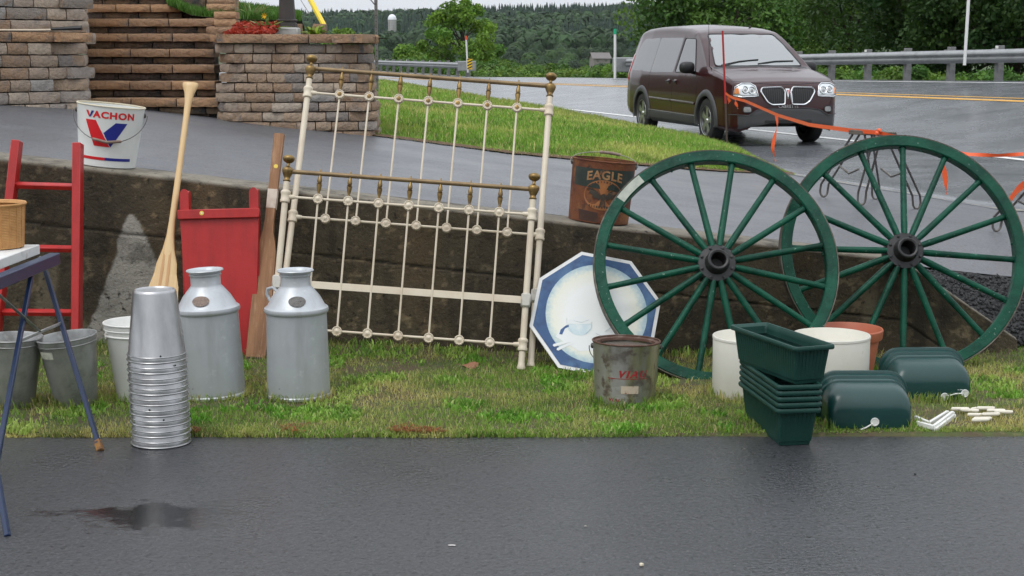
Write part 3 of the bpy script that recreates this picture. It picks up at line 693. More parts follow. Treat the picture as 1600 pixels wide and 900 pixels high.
v = np.stack([P - dv - q, P + dv - q, P + dv + q, P - dv + q], 1).reshape(-1, 3)
cc = np.array([[.42, .055, .03]]) * rg.uniform(.5, 1.3, n)[:, None]
tag(link('red_mulch', npmesh('red_mulch', v, np.arange(4 * n).reshape(-1, 4), MT['grass'], {'col': (np.repeat(cc, 4, 0), 'COLOR')}), None, None, 0), 'red wood-chip mulch in the bed above the bowed wall', 'mulch', kind='stuff')
# lawn above, rising to the left
crest = [at(x, y, 18.6) for x, y in ((255, -14), (300, 2), (360, 9), (432, 19), (470, 27))]
foot = [at(x, y, 16.0) for x, y in ((262, 8), (300, 24), (360, 30), (432, 31), (470, 33))]
xs_ = np.linspace(0, 1, 30); C_ = np.stack([np.interp(xs_, np.linspace(0, 1, 5), [p[k] for p in crest]) for k in range(3)], 1); F_ = np.stack([np.interp(xs_, np.linspace(0, 1, 5), [p[k] for p in foot]) for k in range(3)], 1)
vv = np.linspace(0, 1, 12)[:, None, None]; GL = F_[None] * (1 - vv) + C_[None] * vv
GL = np.concatenate([GL, (GL[-1] + np.array([0, 1.5, -.6]))[None]], 0)
struct(link('upper_lawn', npmesh('upper_lawn', GL.reshape(-1, 3), grid_faces(30, 13), MT['soil'], None, True), None, None, 0))
rg = np.random.default_rng(12); n = 16000; i0 = rg.integers(0, 29, n); j0 = rg.integers(0, 11, n); fu = rg.uniform(0, 1, n)[:, None]; fv = rg.uniform(0, 1, n)[:, None]
P = (GL[j0, i0] * (1 - fu) + GL[j0, i0 + 1] * fu) * (1 - fv) + (GL[j0 + 1, i0] * (1 - fu) + GL[j0 + 1, i0 + 1] * fu) * fv
cc = np.array([[.09, .20, .03]]) * rg.uniform(.6, 1.3, n)[:, None]
blades('upper_grass', P, rg.uniform(.05, .11, n), rg.uniform(.006, .012, n), cc, 'bright green lawn above the stairs and bowed wall', 13, .6)
# lamp post foot on a concrete pad
lpx = at(449, 48, 15.1); lp = thing('lamp_post', 'dark bronze fluted lamp post rising from the bowed wall', 'lamp post', T(lpx.x, lpx.y, zb - .03))
MB().box((0, 0, .045), (.23, .23, .11), None, .012).build('concrete_pad', mat('pad_concrete', (.45, .44, .42), .9, bump=(.3, 40)), lp)
MT['bronze'] = mat('bronze_paint', (.045, .038, .035), .5, var=[((.06, .05, .045), 8, .4, .7)])
MB().lathe([(.098, .10), (.096, .14), (.090, .145), (.088, .165), (.083, .17), (.070, .45), (.058, .8), (.052, 1.0), (.05, 3.2), (.0, 3.2)], 12).build('post', MT['bronze'], lp, 25)
MB().lathe([(.094, .155), (.10, .162), (.10, .175), (.088, .18)], 12).build('collar', MT['bronze'], lp, 25)
# yellow guy-wire guard and its wires
gp = at(507, 47, 17.0); gt_ = at(484, 0, 17.6); gtop = gp + (gt_ - gp) * 3.2
gw = thing('guy_wire', 'guy wire with a bright yellow plastic guard behind the lamp post', 'guy wire', T(gp))
MB().tube([(0, 0, .04), (gtop - gp) * .52], .03, 8).build('guard', mat('yellow_guard', (.75, .55, .03), .5), gw)
MB().tube([(gtop - gp) * .5, (gtop - gp) * 3], .006, 5).build('wire', MT['darksteel'], gw)
w1, w2 = at(483, 21, 17.3), at(470, 0, 17.8)
tag(MB().tube([w1 + (w1 - w2) * .1, w2 + (w2 - w1) * 4], .004, 5).build('thin_wire', MT['darksteel'], None), 'thin slanting wire against the sky beside the yellow guard', 'wire')
# perforated sign post behind the bowed wall
sp_b = on_h(589, 124, lambda X, Y: .5 if Y > 22 else -5); sp_b = at(589, 126, 30.0)
sp = thing('sign_post', 'tall perforated steel sign post with a slanted brace behind the bowed wall', 'post', T(sp_b))
b_ = MB(); b_.box((0, 0, 1.2), (.06, .045, 3.4)); b_.build('post', MT['darksteel'], sp)
for k in range(30): 
    MB().lathe([(.012, 0), (.0, .001)], 6, T(0, -.0245, -.3 + .11 * k) @ RX(90)).build('hole', MT['black'], sp, 0)
MB().tube([(0, 0, 1.42), (-.45, .05, 1.95)], .012, 6).build('brace', MT['darksteel'], sp)
# leafy plants in the bed
def strap_plant(name, base, n, ln, wd, col, label, spread=1.0, seed=1, flower=None):
    rg = random.Random(seed); t = thing(name, label, 'plant', T(base)); vs = []; fs = []; cols = []
    for k in range(n):
        a = rg.uniform(0, 6.28); el = rg.uniform(.35, 1.0); L = ln * rg.uniform(.6, 1.1); o = len(vs); c = [q * rg.uniform(.7, 1.3) for q in col]
        for j in range(6):
            u = j / 5; r = L * u * math.cos(el) * spread + .04 * rg.random(); z = L * (u * math.sin(el) * 1.25 - u * u * .45)
            wv = wd * (math.sin(math.pi * min(.98, u * .85 + .12))); s_, c_ = math.sin(a), math.cos(a)
            vs += [(r * c_ - wv * s_, r * s_ + wv * c_, z), (r * c_ + wv * s_, r * s_ - wv * c_, z + .004)]; cols += [c, c]
        fs += [(o + 2 * j, o + 2 * j + 1, o + 2 * j + 3, o + 2 * j + 2) for j in range(5)]
    link('leaves', npmesh('leaves', np.array(vs), np.array(fs), MT['leaf'], {'col': (np.array(cols), 'COLOR')}), None, t, 0)
    if flower:
        MB().tube([(0, 0, 0), (.02, -.02, flower[1])], .004, 5).build('stem', MT['leaf2'], t)
        f = MB()
        for k in range(8): f.add([(0, 0, flower[1]), (.016 * math.cos(k * .785 - .3), -.012, flower[1] + .016 * math.sin(k * .785 - .3)), (.034 * math.cos(k * .785), -.018, flower[1] + .034 * math.sin(k * .785)), (.016 * math.cos(k * .785 + .3), -.012, flower[1] + .016 * math.sin(k * .785 + .3))], [(0, 1, 2, 3)])
        f.build('flower', mat('yellow_petal', (.85, .5, .02), .5), t, 0)
    return t
MT['leaf2'] = mat('stem_green', (.12, .2, .05), .6)
pb_ = at(414, 52, 15.0); strap_plant('flowering_plant', (pb_.x, pb_.y, zb - .02), 60, .30, .017, (.25, .33, .10), 'yellow-flowered leafy plant left of the lamp post', 1.0, 3, (0, .2))
pb_ = at(492, 51, 15.0); strap_plant('lily_plant', (pb_.x, pb_.y, zb - .02), 34, .2, .016, (.20, .30, .03), 'yellow-green spiky plant right of the lamp post', .8, 5)
pb_ = at(395, 22, 16.2); strap_plant('tall_weed', (pb_.x, pb_.y, zb + .1), 40, .42, .010, (.2, .27, .1), 'wispy pale weed standing against the sky above the mulch', .7, 8)
# ================================================================== THINGS IN FRONT OF THE WALL
def lean(foot, back, roll=0.0):
    """frame for a thing leaning back: x along the picture, z up its length, leaning by 'back' degrees away from the viewer, rolled clockwise"""
    return T(foot) @ RX(-back) @ RY(roll)
def ring(r, z, t, n=40, k=6):
    """wire ring profile for a lathe about radius r"""
    return [(r + t * math.cos(2 * math.pi * i / k), z + t * math.sin(2 * math.pi * i / k)) for i in range(k + 1)]
# ---- stack of nested upside-down sap buckets
base = gz(252, 691); hb = .307; r0, r1 = .1265, .089
prof = [(r0 + .0005, 0), (r0 - .001, .008), (r0 - .001, .020), (r0 - .003, .024), (r1 + .004, hb - .012), (r1 + .001, hb - .004), (r1 - .004, hb), (r1 - .008, hb - .006), (0, hb - .007)]
bm_ = MB().lathe(prof, 48); me_b = None; me_r = None; me_h = None
ords = ['second', 'third', 'fourth', 'fifth', 'sixth', 'seventh', 'eighth']
for k in range(9):
    z = .0466 * (8 - k) + .002
    lab = 'topmost upside-down aluminium bucket, fully visible on the tall stack' if k == 0 else ('lowest upside-down aluminium bucket of the tall stack, standing on the asphalt' if k == 8 else f'{ords[k-1]} bucket from the top in the upside-down aluminium stack')
    M = T(base.x - .004 * (8 - k) / 8 + random.uniform(-.0015, .0015), base.y + random.uniform(-.0015, .0015), z) @ RZ(random.uniform(0, 360) if k else 20) @ RX(random.uniform(-.5, .5)) @ RY(random.uniform(-.5, .5))
    t = thing('aluminium_bucket', lab, 'bucket', M, 'stack of nested aluminium buckets')
    if me_b is None:
        o = MB().lathe(prof, 48).build('body', MT['alu'], t); me_b = o.data
        o = MB().lathe(ring(r0 + .0012, .004, .0036), 48).lathe(ring(r0 - .0002, .0262, .0030), 48).build('rim', MT['alu'], t, 60); me_r = o.data
        o = MB().lathe([(.0042, 0), (.0, .0006)], 10, T(0, -(r0 + .0006), .034) @ RX(83)).build('spout_hole', MT['black'], t, 0); me_h = o.data
    else:
        for nm, me in (('body', me_b), ('rim', me_r), ('spout_hole', me_h)):
            o = bpy.data.objects.new(nm, me); COL.objects.link(o); o.parent = t
# ---- milk cans
def milk_can(px_, py_, label, roll, handle, seed, patchcol, dx=0):
    b = gz(px_, py_); t = thing('milk_can', label, 'milk can', T(b.x, b.y, .012) @ RY(roll), 'silver milk cans')
    R0, R1 = .157, .148
    prof = [(R0 - .012, .012), (R0 - .004, .0), (R0 + .003, .004), (R0 + .003, .014), (R0 - .002, .02), (R1, .408), (R1 + .001, .418), (R1 + .008, .424), (R1 + .011, .434), (R1 + .008, .446), (R1 - .006, .456),
            (.118, .500), (.09, .535), (.077, .549), (.0735, .556), (.0735, .600), (.078, .603), (.079, .608), (.0745, .612), (.080, .618), (.089, .623), (.091, .628), (.088, .632), (.080, .628), (.072, .615), (.069, .57), (.069, .56)]
    dent(MB().lathe(sum(([a, ((a[0] * 2 + b[0]) / 3, (a[1] * 2 + b[1]) / 3), ((a[0] + b[0] * 2) / 3, (a[1] + b[1] * 2) / 3)] if b[1] - a[1] > .2 else [a] for a, b in zip(prof, prof[1:])), []) + prof[-1:], 72).build('body', MT['canpaint'], t, 35), .0022, 6, seed)
    lid_ = MB().lathe([(.069, .590), (.062, .594), (.05, .588), (.0, .586)], 40).build('lid', MT['canpaint'], t, 35)
    MB().bar((-.05, 0, .597), (.05, .0, .600), .016, .012, (0, 0, 1), None, .003).build('lid_grip', MT['canpaint'], lid_)
    # rusty oval maker's plate on the shoulder
    vs = [(0, 0)] + [(.043 * math.cos(a), .030 * math.sin(a)) for a in np.linspace(0, 2 * math.pi, 29)[:-1]]
    rf = lambda z: np.interp(z, [.456, .500, .535, .549], [R1 - .006, .118, .09, .077])
    out = []
    for u, v in vs:
        z = .490 + v * .78; r = float(rf(z)) + .0035; a = u / r + dx; out.append((r * math.sin(a), -r * math.cos(a), z + .002))
    MB().add(out, [(0, i + 1, (i + 1) % 28 + 1) for i in range(28)]).build('oval_plate', patchcol, t, 0)
    if handle:
        a = handle; d = Vector((math.sin(a), -math.cos(a), 0)); up = Vector((0, 0, 1))
        pts = [d * .098 + up * .512, d * .128 + up * .537, d * .158 + up * .528, d * .164 + up * .502, d * .148 + up * .472, d * .128 + up * .468]
        MB().tube(pts, .0085, 8, None, False, 1.0).build('handle', MT['canpaint'], t)
    return t
MT['plate1'] = mat('rusty_plate', (.30, .22, .18), .8, .2, var=[((.20, .17, .15), 40, .4, .7), ((.42, .34, .29), 90, .55, .7)], bump=(.6, 160))
MT['plate2'] = mat('grey_plate', (.22, .21, .20), .8, .3, var=[((.13, .12, .115), 60, .4, .7)], bump=(.6, 160))
milk_can(335, 621, 'silver milk can with a rust-coloured oval plate, in front of the red sled', -2.6, None, 1, MT['plate1'], -.05)
milk_can(467, 622, 'silver milk can with a grey oval plate and side handle, beside the bedstead', -.4, -1.95, 2, MT['plate2'], .18)
# ---- galvanized buckets and white pail
def open_bucket(name, label, cat, b, rb, rt, h, m, M=None, band=False, group=None, seg=48, beads=True):
    t = thing(name, label, cat, M if M is not None else T(b), group)
    pr_ = [(0, .006), (rb - .006, .006), (rb - .002, 0), (rb, .004), (rt - .002, h - .035), (rt, h - .03), (rt + .002, h - .004), (rt - .002, h), (rt - .005, h - .006), (rb - .004, .012), (0, .012)]
    dent(MB().lathe(pr_, seg).build('body', m, t, 30), .003, 5, int(rt * 1e4) % 50)
    MB().lathe(ring(rt + .002, h - .003, .0045), seg).build('rim', m, t, 60)
    if beads: MB().lathe(ring(rt - .001, h - .032, .003), seg).build('bead', m, t, 60)
    return t
p = gz(22, 636); open_bucket('galvanized_bucket', 'grey galvanized bucket at the left frame edge, behind the blue trestle', 'bucket', (p.x, p.y, .012), .098, .137, .335, MT['galv'], T(p.x, p.y, .012) @ RY(1.5), group='galvanized buckets')
p = gz(120, 634); t = open_bucket('galvanized_bucket', 'tilted galvanized bucket with a pale tape patch, left of the white pail', 'bucket', (p.x, p.y, .012), .100, .139, .335, MT['galv'], T(p.x, p.y, .014) @ RY(-5.5) @ RX(2), group='galvanized buckets')
vs, fs = quad_grid((-.098, .250), (-.005, .250), (-.005, .285), (-.098, .285), 8, 2)
MB().add(wrap(vs, lambda z: .100 + (.137 - .100) * z / .30, .0015, -.25), fs).build('tape_patch', mat('pale_tape', (.62, .62, .52), .6, var=[((.4, .4, .34), 30, .5, .7)]), t)
p = gz(216, 626); t = open_bucket('plastic_pail', 'white plastic pail half hidden behind the stack of aluminium buckets', 'pail', (p.x, p.y, .012), .098, .150, .385, MT['whiteplastic'], None, beads=True)
MB().lathe(ring(.1455, .325, .005), 48).build('rib', MT['whiteplastic'], t, 60)
for a in (-.52, -.47): MB().lathe([(.011, 0), (.009, .006), (0, .007)], 12, T(.145 * math.sin(a * 2), -.145 * math.cos(a * 2), .318 if a < -.5 else .345) @ RZ(math.degrees(a * 2)) @ RX(85)).build('boss', MT['whiteplastic'], t)
# ---- canoe paddle leaning on the wall
def along(A, B, tt): return A + (B - A) * tt
A = at(239, 579, 8.05); A.z = .03; K = at(298, 130, 8.73)
ax = (K - A); L = ax.length; zdir = ax.normalized(); xdir = Vector((1, 0, 0)); xdir = (xdir - zdir * xdir.dot(zdir)).normalized(); ydir = zdir.cross(xdir)
pd = thing('canoe_paddle', 'pale varnished wooden canoe paddle leaning on the concrete wall', 'paddle', frame(A, xdir, ydir, zdir))
def flat_loft(secs, n=12):
    """secs: (z, half width, half thickness)"""
    b = MB(); vs = []; fs = []
    for z, a, c in secs:
        for i in range(n):
            q = 2 * math.pi * i / n; vs.append((a * math.copysign(abs(math.cos(q)) ** .8, math.cos(q)), c * math.copysign(abs(math.sin(q)) ** .8, math.sin(q)), z))
    for k in range(len(secs) - 1):
        for i in range(n): j = (i + 1) % n; fs.append((k * n + i, k * n + j, (k + 1) * n + j, (k + 1) * n + i))
    fs += [list(range(n))[::-1], [(len(secs) - 1) * n + i for i in range(n)]]
    return b.add(vs, fs)
flat_loft([(.52, .062, .006), (.58, .056, .008), (.66, .034, .012), (.74, .022, .015), (.82, .0185, .016), (1.2, .0165, .0155), (L - .22, .0165, .0155), (L - .12, .019, .017), (L - .06, .028, .019), (L - .028, .041, .021), (L - .01, .046, .022), (L, .042, .018)], 14).build('shaft', MT['wood'], pd, 50)
flat_loft([(0, .055, .004), (.03, .085, .005), (.1, .096, .006), (.3, .095, .006), (.45, .080, .006), (.52, .0625, .0065)], 14).build('blade', MT['wood'], pd, 50)
ms = mat('dark_blade_strip', (.50, .27, .11), .45)
for x in (-.030, .024): MB().add([(x - .008, -.0085, .1), (x + .008, -.0085, .1), (x * .55 + .006, -.0102, .66), (x * .55 - .006, -.0102, .66)], [(0, 1, 2, 3)]).build('wood_strip', ms, pd, 0)
# ---- red ladder
F0 = at(119, 555, 8.18); F0.z = .03; T0 = at(122, 224, 8.45)
FL = at(-12, 555, 8.18); FL.z = .03; TL = at(27, 220, 8.45)
lad = thing('red_ladder', 'red wooden ladder with splayed rails leaning on the wall at left', 'ladder', T(F0))
def rel(p): return Vector(p) - F0
nrm = (T0 - F0).normalized().cross(Vector((1, 0, 0))).normalized()
MB().bar(rel(F0), rel(T0), .046, .075, nrm, None, .004).build('rail', MT['red'], lad)
MB().bar(rel(FL), rel(TL), .046, .075, nrm, None, .004).build('rail', MT['red'], lad)
for yy in (290, 386, 484):
    tt = (560 - yy) / (560 - 222); a = along(FL, TL, tt); b = along(F0, T0, tt)
    MB().bar(rel(a), rel(b), .034, .03, (0, -.5, 1), None, .004).build('rung', MT['red'], lad)
# ---- red sled standing on end
SB = at(348, 562, 8.20); SB.z = .03; back = 10.0
sl = thing('red_sled', 'red plank sled stood on end against the wall behind the milk can', 'sled', lean(SB, back, -1.5))
wt, wb, hS = .214, .178, .81
pl = MB(); pl.add([(-wb, -.009, 0), (wb, -.009, 0), (wt, -.009, hS - .03), (-wt, -.009, hS - .03), (-wb, .009, 0), (wb, .009, 0), (wt, .009, hS - .03), (-wt, .009, hS - .03)], [(0, 1, 2, 3), (7, 6, 5, 4), (0, 4, 5, 1), (1, 5, 6, 2), (2, 6, 7, 3), (3, 7, 4, 0)]); pl.build('deck_board', MT['red'], sl, 0)
MB().box((0, -.022, hS - .005), (wt * 2 + .02, .024, .052), None, .004).build('cross_bar', MT['red'], sl)
for s in (-1, 1):
    xr = s * (wt - .025); poly = [(-.01, -.02)] 
    rn = MB(); pts = [(.012, -.05), (.09, -.05)] + [(.09 - .04 + .04 * math.cos(a), hS + .085 + .04 * math.sin(a)) for a in np.linspace(0, math.pi, 9)] + [(.012, hS + .085)]
    Mx = Matrix(((0, 0, 1, xr - .0 - .02), (1, 0, 0, 0), (0, 1, 0, 0), (0, 0, 0, 1)))
    # runner board on edge with a rounded end
    pts2 = [(.0105, 0), (.085, 0), (.085, hS + .06)] + [(.0475 + .0375 * math.cos(a), hS + .085 + .045 * math.sin(a)) for a in np.linspace(0, math.pi, 10)] + [(.0105, hS + .06)]
    rn.prism(pts2, 0, .04, Matrix(((0, 0, 1, xr - .02), (1, 0, 0, 0), (0, 1, 0, 0), (0, 0, 0, 1)))); rn.build('runner', MT['red'], sl, 30)
    # rounded runner ends that face the viewer
    en = MB(); w_ = .024
    pe = [(-w_, 0), (w_, 0), (w_, .07)] + [(w_ * math.cos(a), .082 + w_ * 1.4 * math.sin(a)) for a in np.linspace(0, math.pi, 10)] + [(-w_, .07)]
    en.prism(pe, 0, .022, Matrix(((1, 0, 0, xr), (0, 0, 1, -.012), (0, 1, 0, hS + .02), (0, 0, 0, 1)))); en.build('runner_end', MT['red'], sl, 30)
MT['sticker'] = mat('yellow_sticker', (.75, .55, .08), .5)
stk_ = MB().lathe([(.012, 0), (.012, .001), (0, .0012)], 16, T(-.09, -.0345, hS + .0) @ RX(90)).build('price_sticker', MT['sticker'], sl)
MB().lathe([(.005, 0), (.005, .0008), (0, .001)], 12, T(-.09, -.0357, hS + .0) @ RX(90)).build('sticker_centre', MT['whitepaint'], stk_)
# ---- old oar
A = at(397, 571, 8.12); A.z = .01; K = at(437, 210, 8.60); ax = K - A; L = ax.length; zdir = ax.normalized(); xdir = Vector((1, 0, 0)); xdir = (xdir - zdir * xdir.dot(zdir)).normalized()
oar = thing('wooden_oar', 'weathered brown wooden oar with a yellow price dot leaning on the wall', 'oar', frame(A, xdir, zdir.cross(xdir), zdir))
def slab(secs):
    b = MB(); vs = []; fs = []
    for z, x0, x1, th in secs: vs += [(x0, -th, z), (x1, -th, z), (x1, th, z), (x0, th, z)]
    for k in range(len(secs) - 1):
        for i in range(4): j = (i + 1) % 4; fs.append((4 * k + i, 4 * k + j, 4 * k + 4 + j, 4 * k + 4 + i))
    fs += [(3, 2, 1, 0), tuple(4 * (len(secs) - 1) + i for i in range(4))]; return b.add(vs, fs)
slab([(0, -.042, .040, .011), (.02, -.05, .054, .012), (.2, -.052, .058, .013), (.5, -.052, .056, .014), (L * .49, -.05, .05, .016), (L * .53, -.045, .040, .018), (L * .57, -.033, .026, .02), (L * .62, -.028, .022, .021)]).build('blade', MT['oar'], oar, 30)
slab([(L * .62, -.0275, .0215, .0205), (L * .8, -.027, .024, .021), (L, -.028, .027, .021)]).build('shaft', MT['oar'], oar, 30)
MB().box((-.0015, 0, L * .715), (.054, .0455, .11), None, .002).build('pale_tape', mat('pale_tape_wrap', (.6, .52, .44), .6, var=[((.45, .34, .26), 20, .45, .7)]), oar)
MB().lathe([(.012, 0), (.012, .001), (0, .0012)], 16, T(.002, -.0215, L * .855) @ RX(90)).build('price_sticker', MT['sticker'], oar)
MB().box((-.002, 0, .03), (.093, .0275, .065), None, .004).build('dark_tip', mat('charred_tip', (.06, .038, .03), .8), oar)
# ---- iron bedstead: headboard and footboard
def ball_profile(z0, s=1.0): # vase finial
    return [(r * s, z0 + z * s) for r, z in ((.0, .0), (.018, .0), (.021, .006), (.017, .012), (.015, .018), (.018, .026), (.026, .043), (.031, .058), (.031, .068), (.026, .076), (.012, .083), (.0085, .09), (.0085, .1), (.013, .104), (.024, .110), (.031, .119), (.033, .128), (.030, .137), (.021, .144), (.0, .147))]
def spindle_profile(z0, h):
    return [(r, z0 + z * h) for r, z in ((.005, 0), (.0075, .02), (.010, .10), (.0065, .13), (.0065, .16), (.011, .30), (.0135, .42), (.015, .50), (.0105, .53), (.015, .555), (.010, .58), (.0135, .66), (.011, .80), (.0065, .93), (.006, 1.0))]
def rosette(b, M, r=.0275, brass=False):
    b.lathe([(r, -.008), (r, .006), (r * .93, .011), (r * .80, .0125), (r * .72, .009), (r * .5, .010), (r * .32, .015), (0, .017)], 20, M @ RX(90))
    for k in range(12):
        a = k * math.pi / 6; b.box((r * .86 * math.sin(a), -.0125, r * .86 * math.cos(a)), (.005, .004, .005), M)
def bedstead(name, label, foot_r, foot_l, back, vtop, rails, spin_from, bar_v, bottom, nsp=7, mid=True):
    u = (foot_r - foot_l).normalized(); W = (foot_r - foot_l).length
    v = Vector((0, math.sin(R(back)), math.cos(R(back)))); v = (v - u * v.dot(u)).normalized(); nrm_ = u.cross(v)     # nrm_ points to the viewer side (-Y)
    t = thing(name, label, 'bedstead', frame(foot_l, u, -nrm_ if nrm_.y < 0 else nrm_, v), 'iron bedstead ends')
    brass_v, upper_v, lower_v = rails
    for x in (0, W):
        fin = vtop - .147
        MB().lathe([(.015, 0), (.022, .002), (.024, .012), (.019, .03), (.0175, .05), (.017, fin)], 20, T(x, 0, 0), True).build('post', MT['cream'], t)
        MB().lathe(ball_profile(fin - .0, 1.0), 24, T(x, 0, 0)).build('brass_finial', MT['brass'], t)
        for vv_, s_ in ((upper_v, 1), (lower_v, 1)):
            cl = MB().lathe([(.019, -.035), (.026, -.030), (.027, -.018), (.024, -.012), (.0245, .012), (.028, .02), (.026, .03), (.019, .036)], 20, T(x, 0, vv_))
            cl.tube([(x, 0, vv_), (x + (.05 if x == 0 else -.05), 0, vv_)], [.017, .011], 10); cl.build('collar', MT['cream'], t)
    MB().tube([(.02, 0, brass_v), (W - .02, 0, brass_v)], .0125, 12).build('brass_rail', MT['brassrail'], t)
    MB().tube([(.02, 0, upper_v), (W - .02, 0, upper_v)], .0072, 10).build('rail', MT['cream'], t)
    MB().tube([(.02, 0, lower_v), (W - .02, 0, lower_v)], .0072, 10).build('rail', MT['cream'], t)
    for k in range(nsp):
        x = W * (k + 1) / (nsp + 1) * .98 + W * .01
        MB().lathe(spindle_profile(upper_v + .018, brass_v - upper_v - .02), 14, T(x, 0, 0)).build('brass_spindle', MT['brass'], t)
        MB().tube([(x, 0, upper_v), (x, 0, lower_v)], .0056, 8).build('spindle', MT['cream'], t)
        for vv_ in (upper_v, lower_v):
            b_ = MB(); rosette(b_, T(x, -.004, vv_)); ro_ = b_.build('rosette', MT['cream'], t, 40)
            if spin_from and vv_ == upper_v: MB().lathe([(.013, 0), (.011, .005), (0, .008)], 12, T(x, -.015, vv_) @ RX(90)).build('brass_button', MT['brass'], ro_)
        MB().lathe([(.0, 0), (.004, .002), (.0035, .012), (0, .016)], 8, T(x, 0, brass_v + .010)).build('brass_pin', MT['brass'], t)
    if bar_v:
        br = MB(); br.box((W / 2, .002, bar_v), (W - .04, .006, .034)); br.box((W / 2, .018, bar_v + .019), (W - .04, .034, .005)); br.build('angle_iron', MT['cream'], t, 0)
    for x in (0, W):
        MB().box((x, -.0, bar_v or .4), (.052, .06, .075), None, .008).build('bracket', mat('worn_bracket', (.52, .50, .45), .6, .3, var=[((.3, .26, .2), 25, .5, .7)]) if x == 0 and not MT.get('brk') else MT['brk'], t) if MT.get('brk') else None
    return t
MT['brk'] = mat('worn_bracket', (.52, .50, .45), .6, .3, var=[((.3, .26, .2), 25, .5, .7)])
fr = gz(829, 574, .02); flh = fr + Vector((-1.37 * math.cos(R(4.2)), .02, 1.37 * math.sin(R(4.2)))); 
bedstead('iron_headboard', 'taller cream iron bed end with brass top rail, leaning at the back', fr + Vector((0, .0, 0)), flh, 26.0, 1.735, (1.655, 1.505, .755), True, None, None)
fr = gz(814, 578, .02); flf = fr + Vector((-1.335 * math.cos(R(4.2)), .0, 1.335 * math.sin(R(4.2))))
bedstead('iron_footboard', 'shorter cream iron bed end with brass rail, leaning in front', fr, flf, 17.0, 1.075, (.985, .845, .135), False, .375, None)
# ---- octagonal painted sign
SC = at(930, 491, 8.17); OR_ = .362
sg = thing('octagon_sign', 'octagonal white-edged sign with a blue border and painted bowl, leaning behind the wheel', 'sign', T(SC) @ RX(-27) @ RZ(0))
rot0 = 11.0
def octa(r): return [(r * math.cos(R(rot0 + 45 * k)), r * math.sin(R(rot0 + 45 * k))) for k in range(8)]
Mo = Matrix(((1, 0, 0, 0), (0, 0, 1, 0), (0, 1, 0, 0), (0, 0, 0, 1)))
MB().prism(octa(OR_), -.008, .008, Mo).build('board', MT['whitepaint'], sg, 0)
def flat(name, poly, y, m): return MB().add([(p[0], y, p[1]) for p in poly], [list(range(len(poly)))]).build(name, m, sg, 0)
MT['signblue'] = mat('painted_blue', (.022, .075, .20), .5, var=[((.07, .17, .31), 6, .45, .7), ((.012, .035, .12), 14, .5, .75)])
flat('blue_border', octa(OR_ * .945), -.0095, MT['signblue'])
# pale moon with a soft mottled halo: colour belongs to the paint
mm = mat('painted_moon', (.72, .73, .68), .5); t_ = mm.node_tree; b_ = t_.nodes['Principled BSDF']; tc = t_.nodes.new('ShaderNodeTexCoord')
ln_ = t_.nodes.new('ShaderNodeVectorMath'); ln_.operation = 'LENGTH'; t_.links.new(tc.outputs['Object'], ln_.inputs[0])
nz = t_.nodes.new('ShaderNodeTexNoise'); nz.inputs['Scale'].default_value = 60; t_.links.new(tc.outputs['Object'], nz.inputs['Vector'])
m1 = t_.nodes.new('ShaderNodeMath'); m1.operation = 'MULTIPLY_ADD'; m1.inputs[1].default_value = .05; t_.links.new(nz.outputs[0], m1.inputs[0]); t_.links.new(ln_.outputs['Value'], m1.inputs[2])
rp = t_.nodes.new('ShaderNodeValToRGB'); e = rp.color_ramp.elements; e[0].position = 0; e[0].color = (.74, .76, .74, 1); e[1].position = 1; e[1].color = (.30, .42, .50, 1)
for ps, c in ((.18, (.78, .79, .78, 1)), (.25, (.74, .74, .64, 1)), (.272, (.60, .66, .62, 1)), (.298, (.36, .50, .56, 1))): q = e.new(ps); q.color = c
t_.links.new(m1.outputs[0], rp.inputs[0]); t_.links.new(rp.outputs[0], b_.inputs['Base Color'])
flat('painted_moon', [(.274 * math.cos(a) + .006, .278 * math.sin(a) + .0) for a in np.linspace(0, 2 * math.pi, 49)[:-1]], -.0105, mm)
cb_ = mat('painted_pale_blue', (.55, .66, .70), .5, var=[((.68, .74, .75), 20, .45, .65)]); cw = mat('painted_white', (.74, .76, .76), .5); cl_ = mat('painted_line', (.30, .42, .52), .5); cd = mat('painted_dark_blue', (.03, .09, .24), .5)
bx, bz = -.085, -.085
flat('painted_tray', [(-.215, -.128), (-.19, -.085), (-.14, -.055), (-.06, -.085), (.06, -.10), (.065, -.16), (.0, -.205), (-.09, -.21), (-.16, -.165)], -.0112, cw)
flat('painted_bowl', [(bx + .068 * math.cos(a), bz + (.058 if math.sin(a) < 0 else .012) * math.sin(a) + .02) for a in np.linspace(0, 2 * math.pi, 33)[:-1]], -.0118, cb_)
flat('painted_rice', [(bx + .062 * math.cos(a), bz + .03 + .040 * max(0, math.sin(a)) * (1 + .25 * math.sin(a * 5)) + (.004 * math.sin(a) if math.sin(a) < 0 else 0)) for a in np.linspace(0, 2 * math.pi, 33)[:-1]], -.0122, cw)
flat('painted_shadow', [(-.195, -.115), (-.188, -.09), (-.16, -.067), (-.145, -.063), (-.143, -.073), (-.165, -.085), (-.18, -.118)], -.0119, cd)
for (a, b) in (((-.225, -.178), (-.13, -.152)), ((-.205, -.2), (-.115, -.158))):
    d_ = (Vector(b) - Vector(a)).normalized(); n_ = Vector((-d_.y, d_.x)) * .008; flat('painted_chopstick', [Vector(a) - n_, Vector(a) - d_ * .006, Vector(a) + n_, Vector(b) + n_ * .7, Vector(b) - n_ * .7], -.0121, cw)
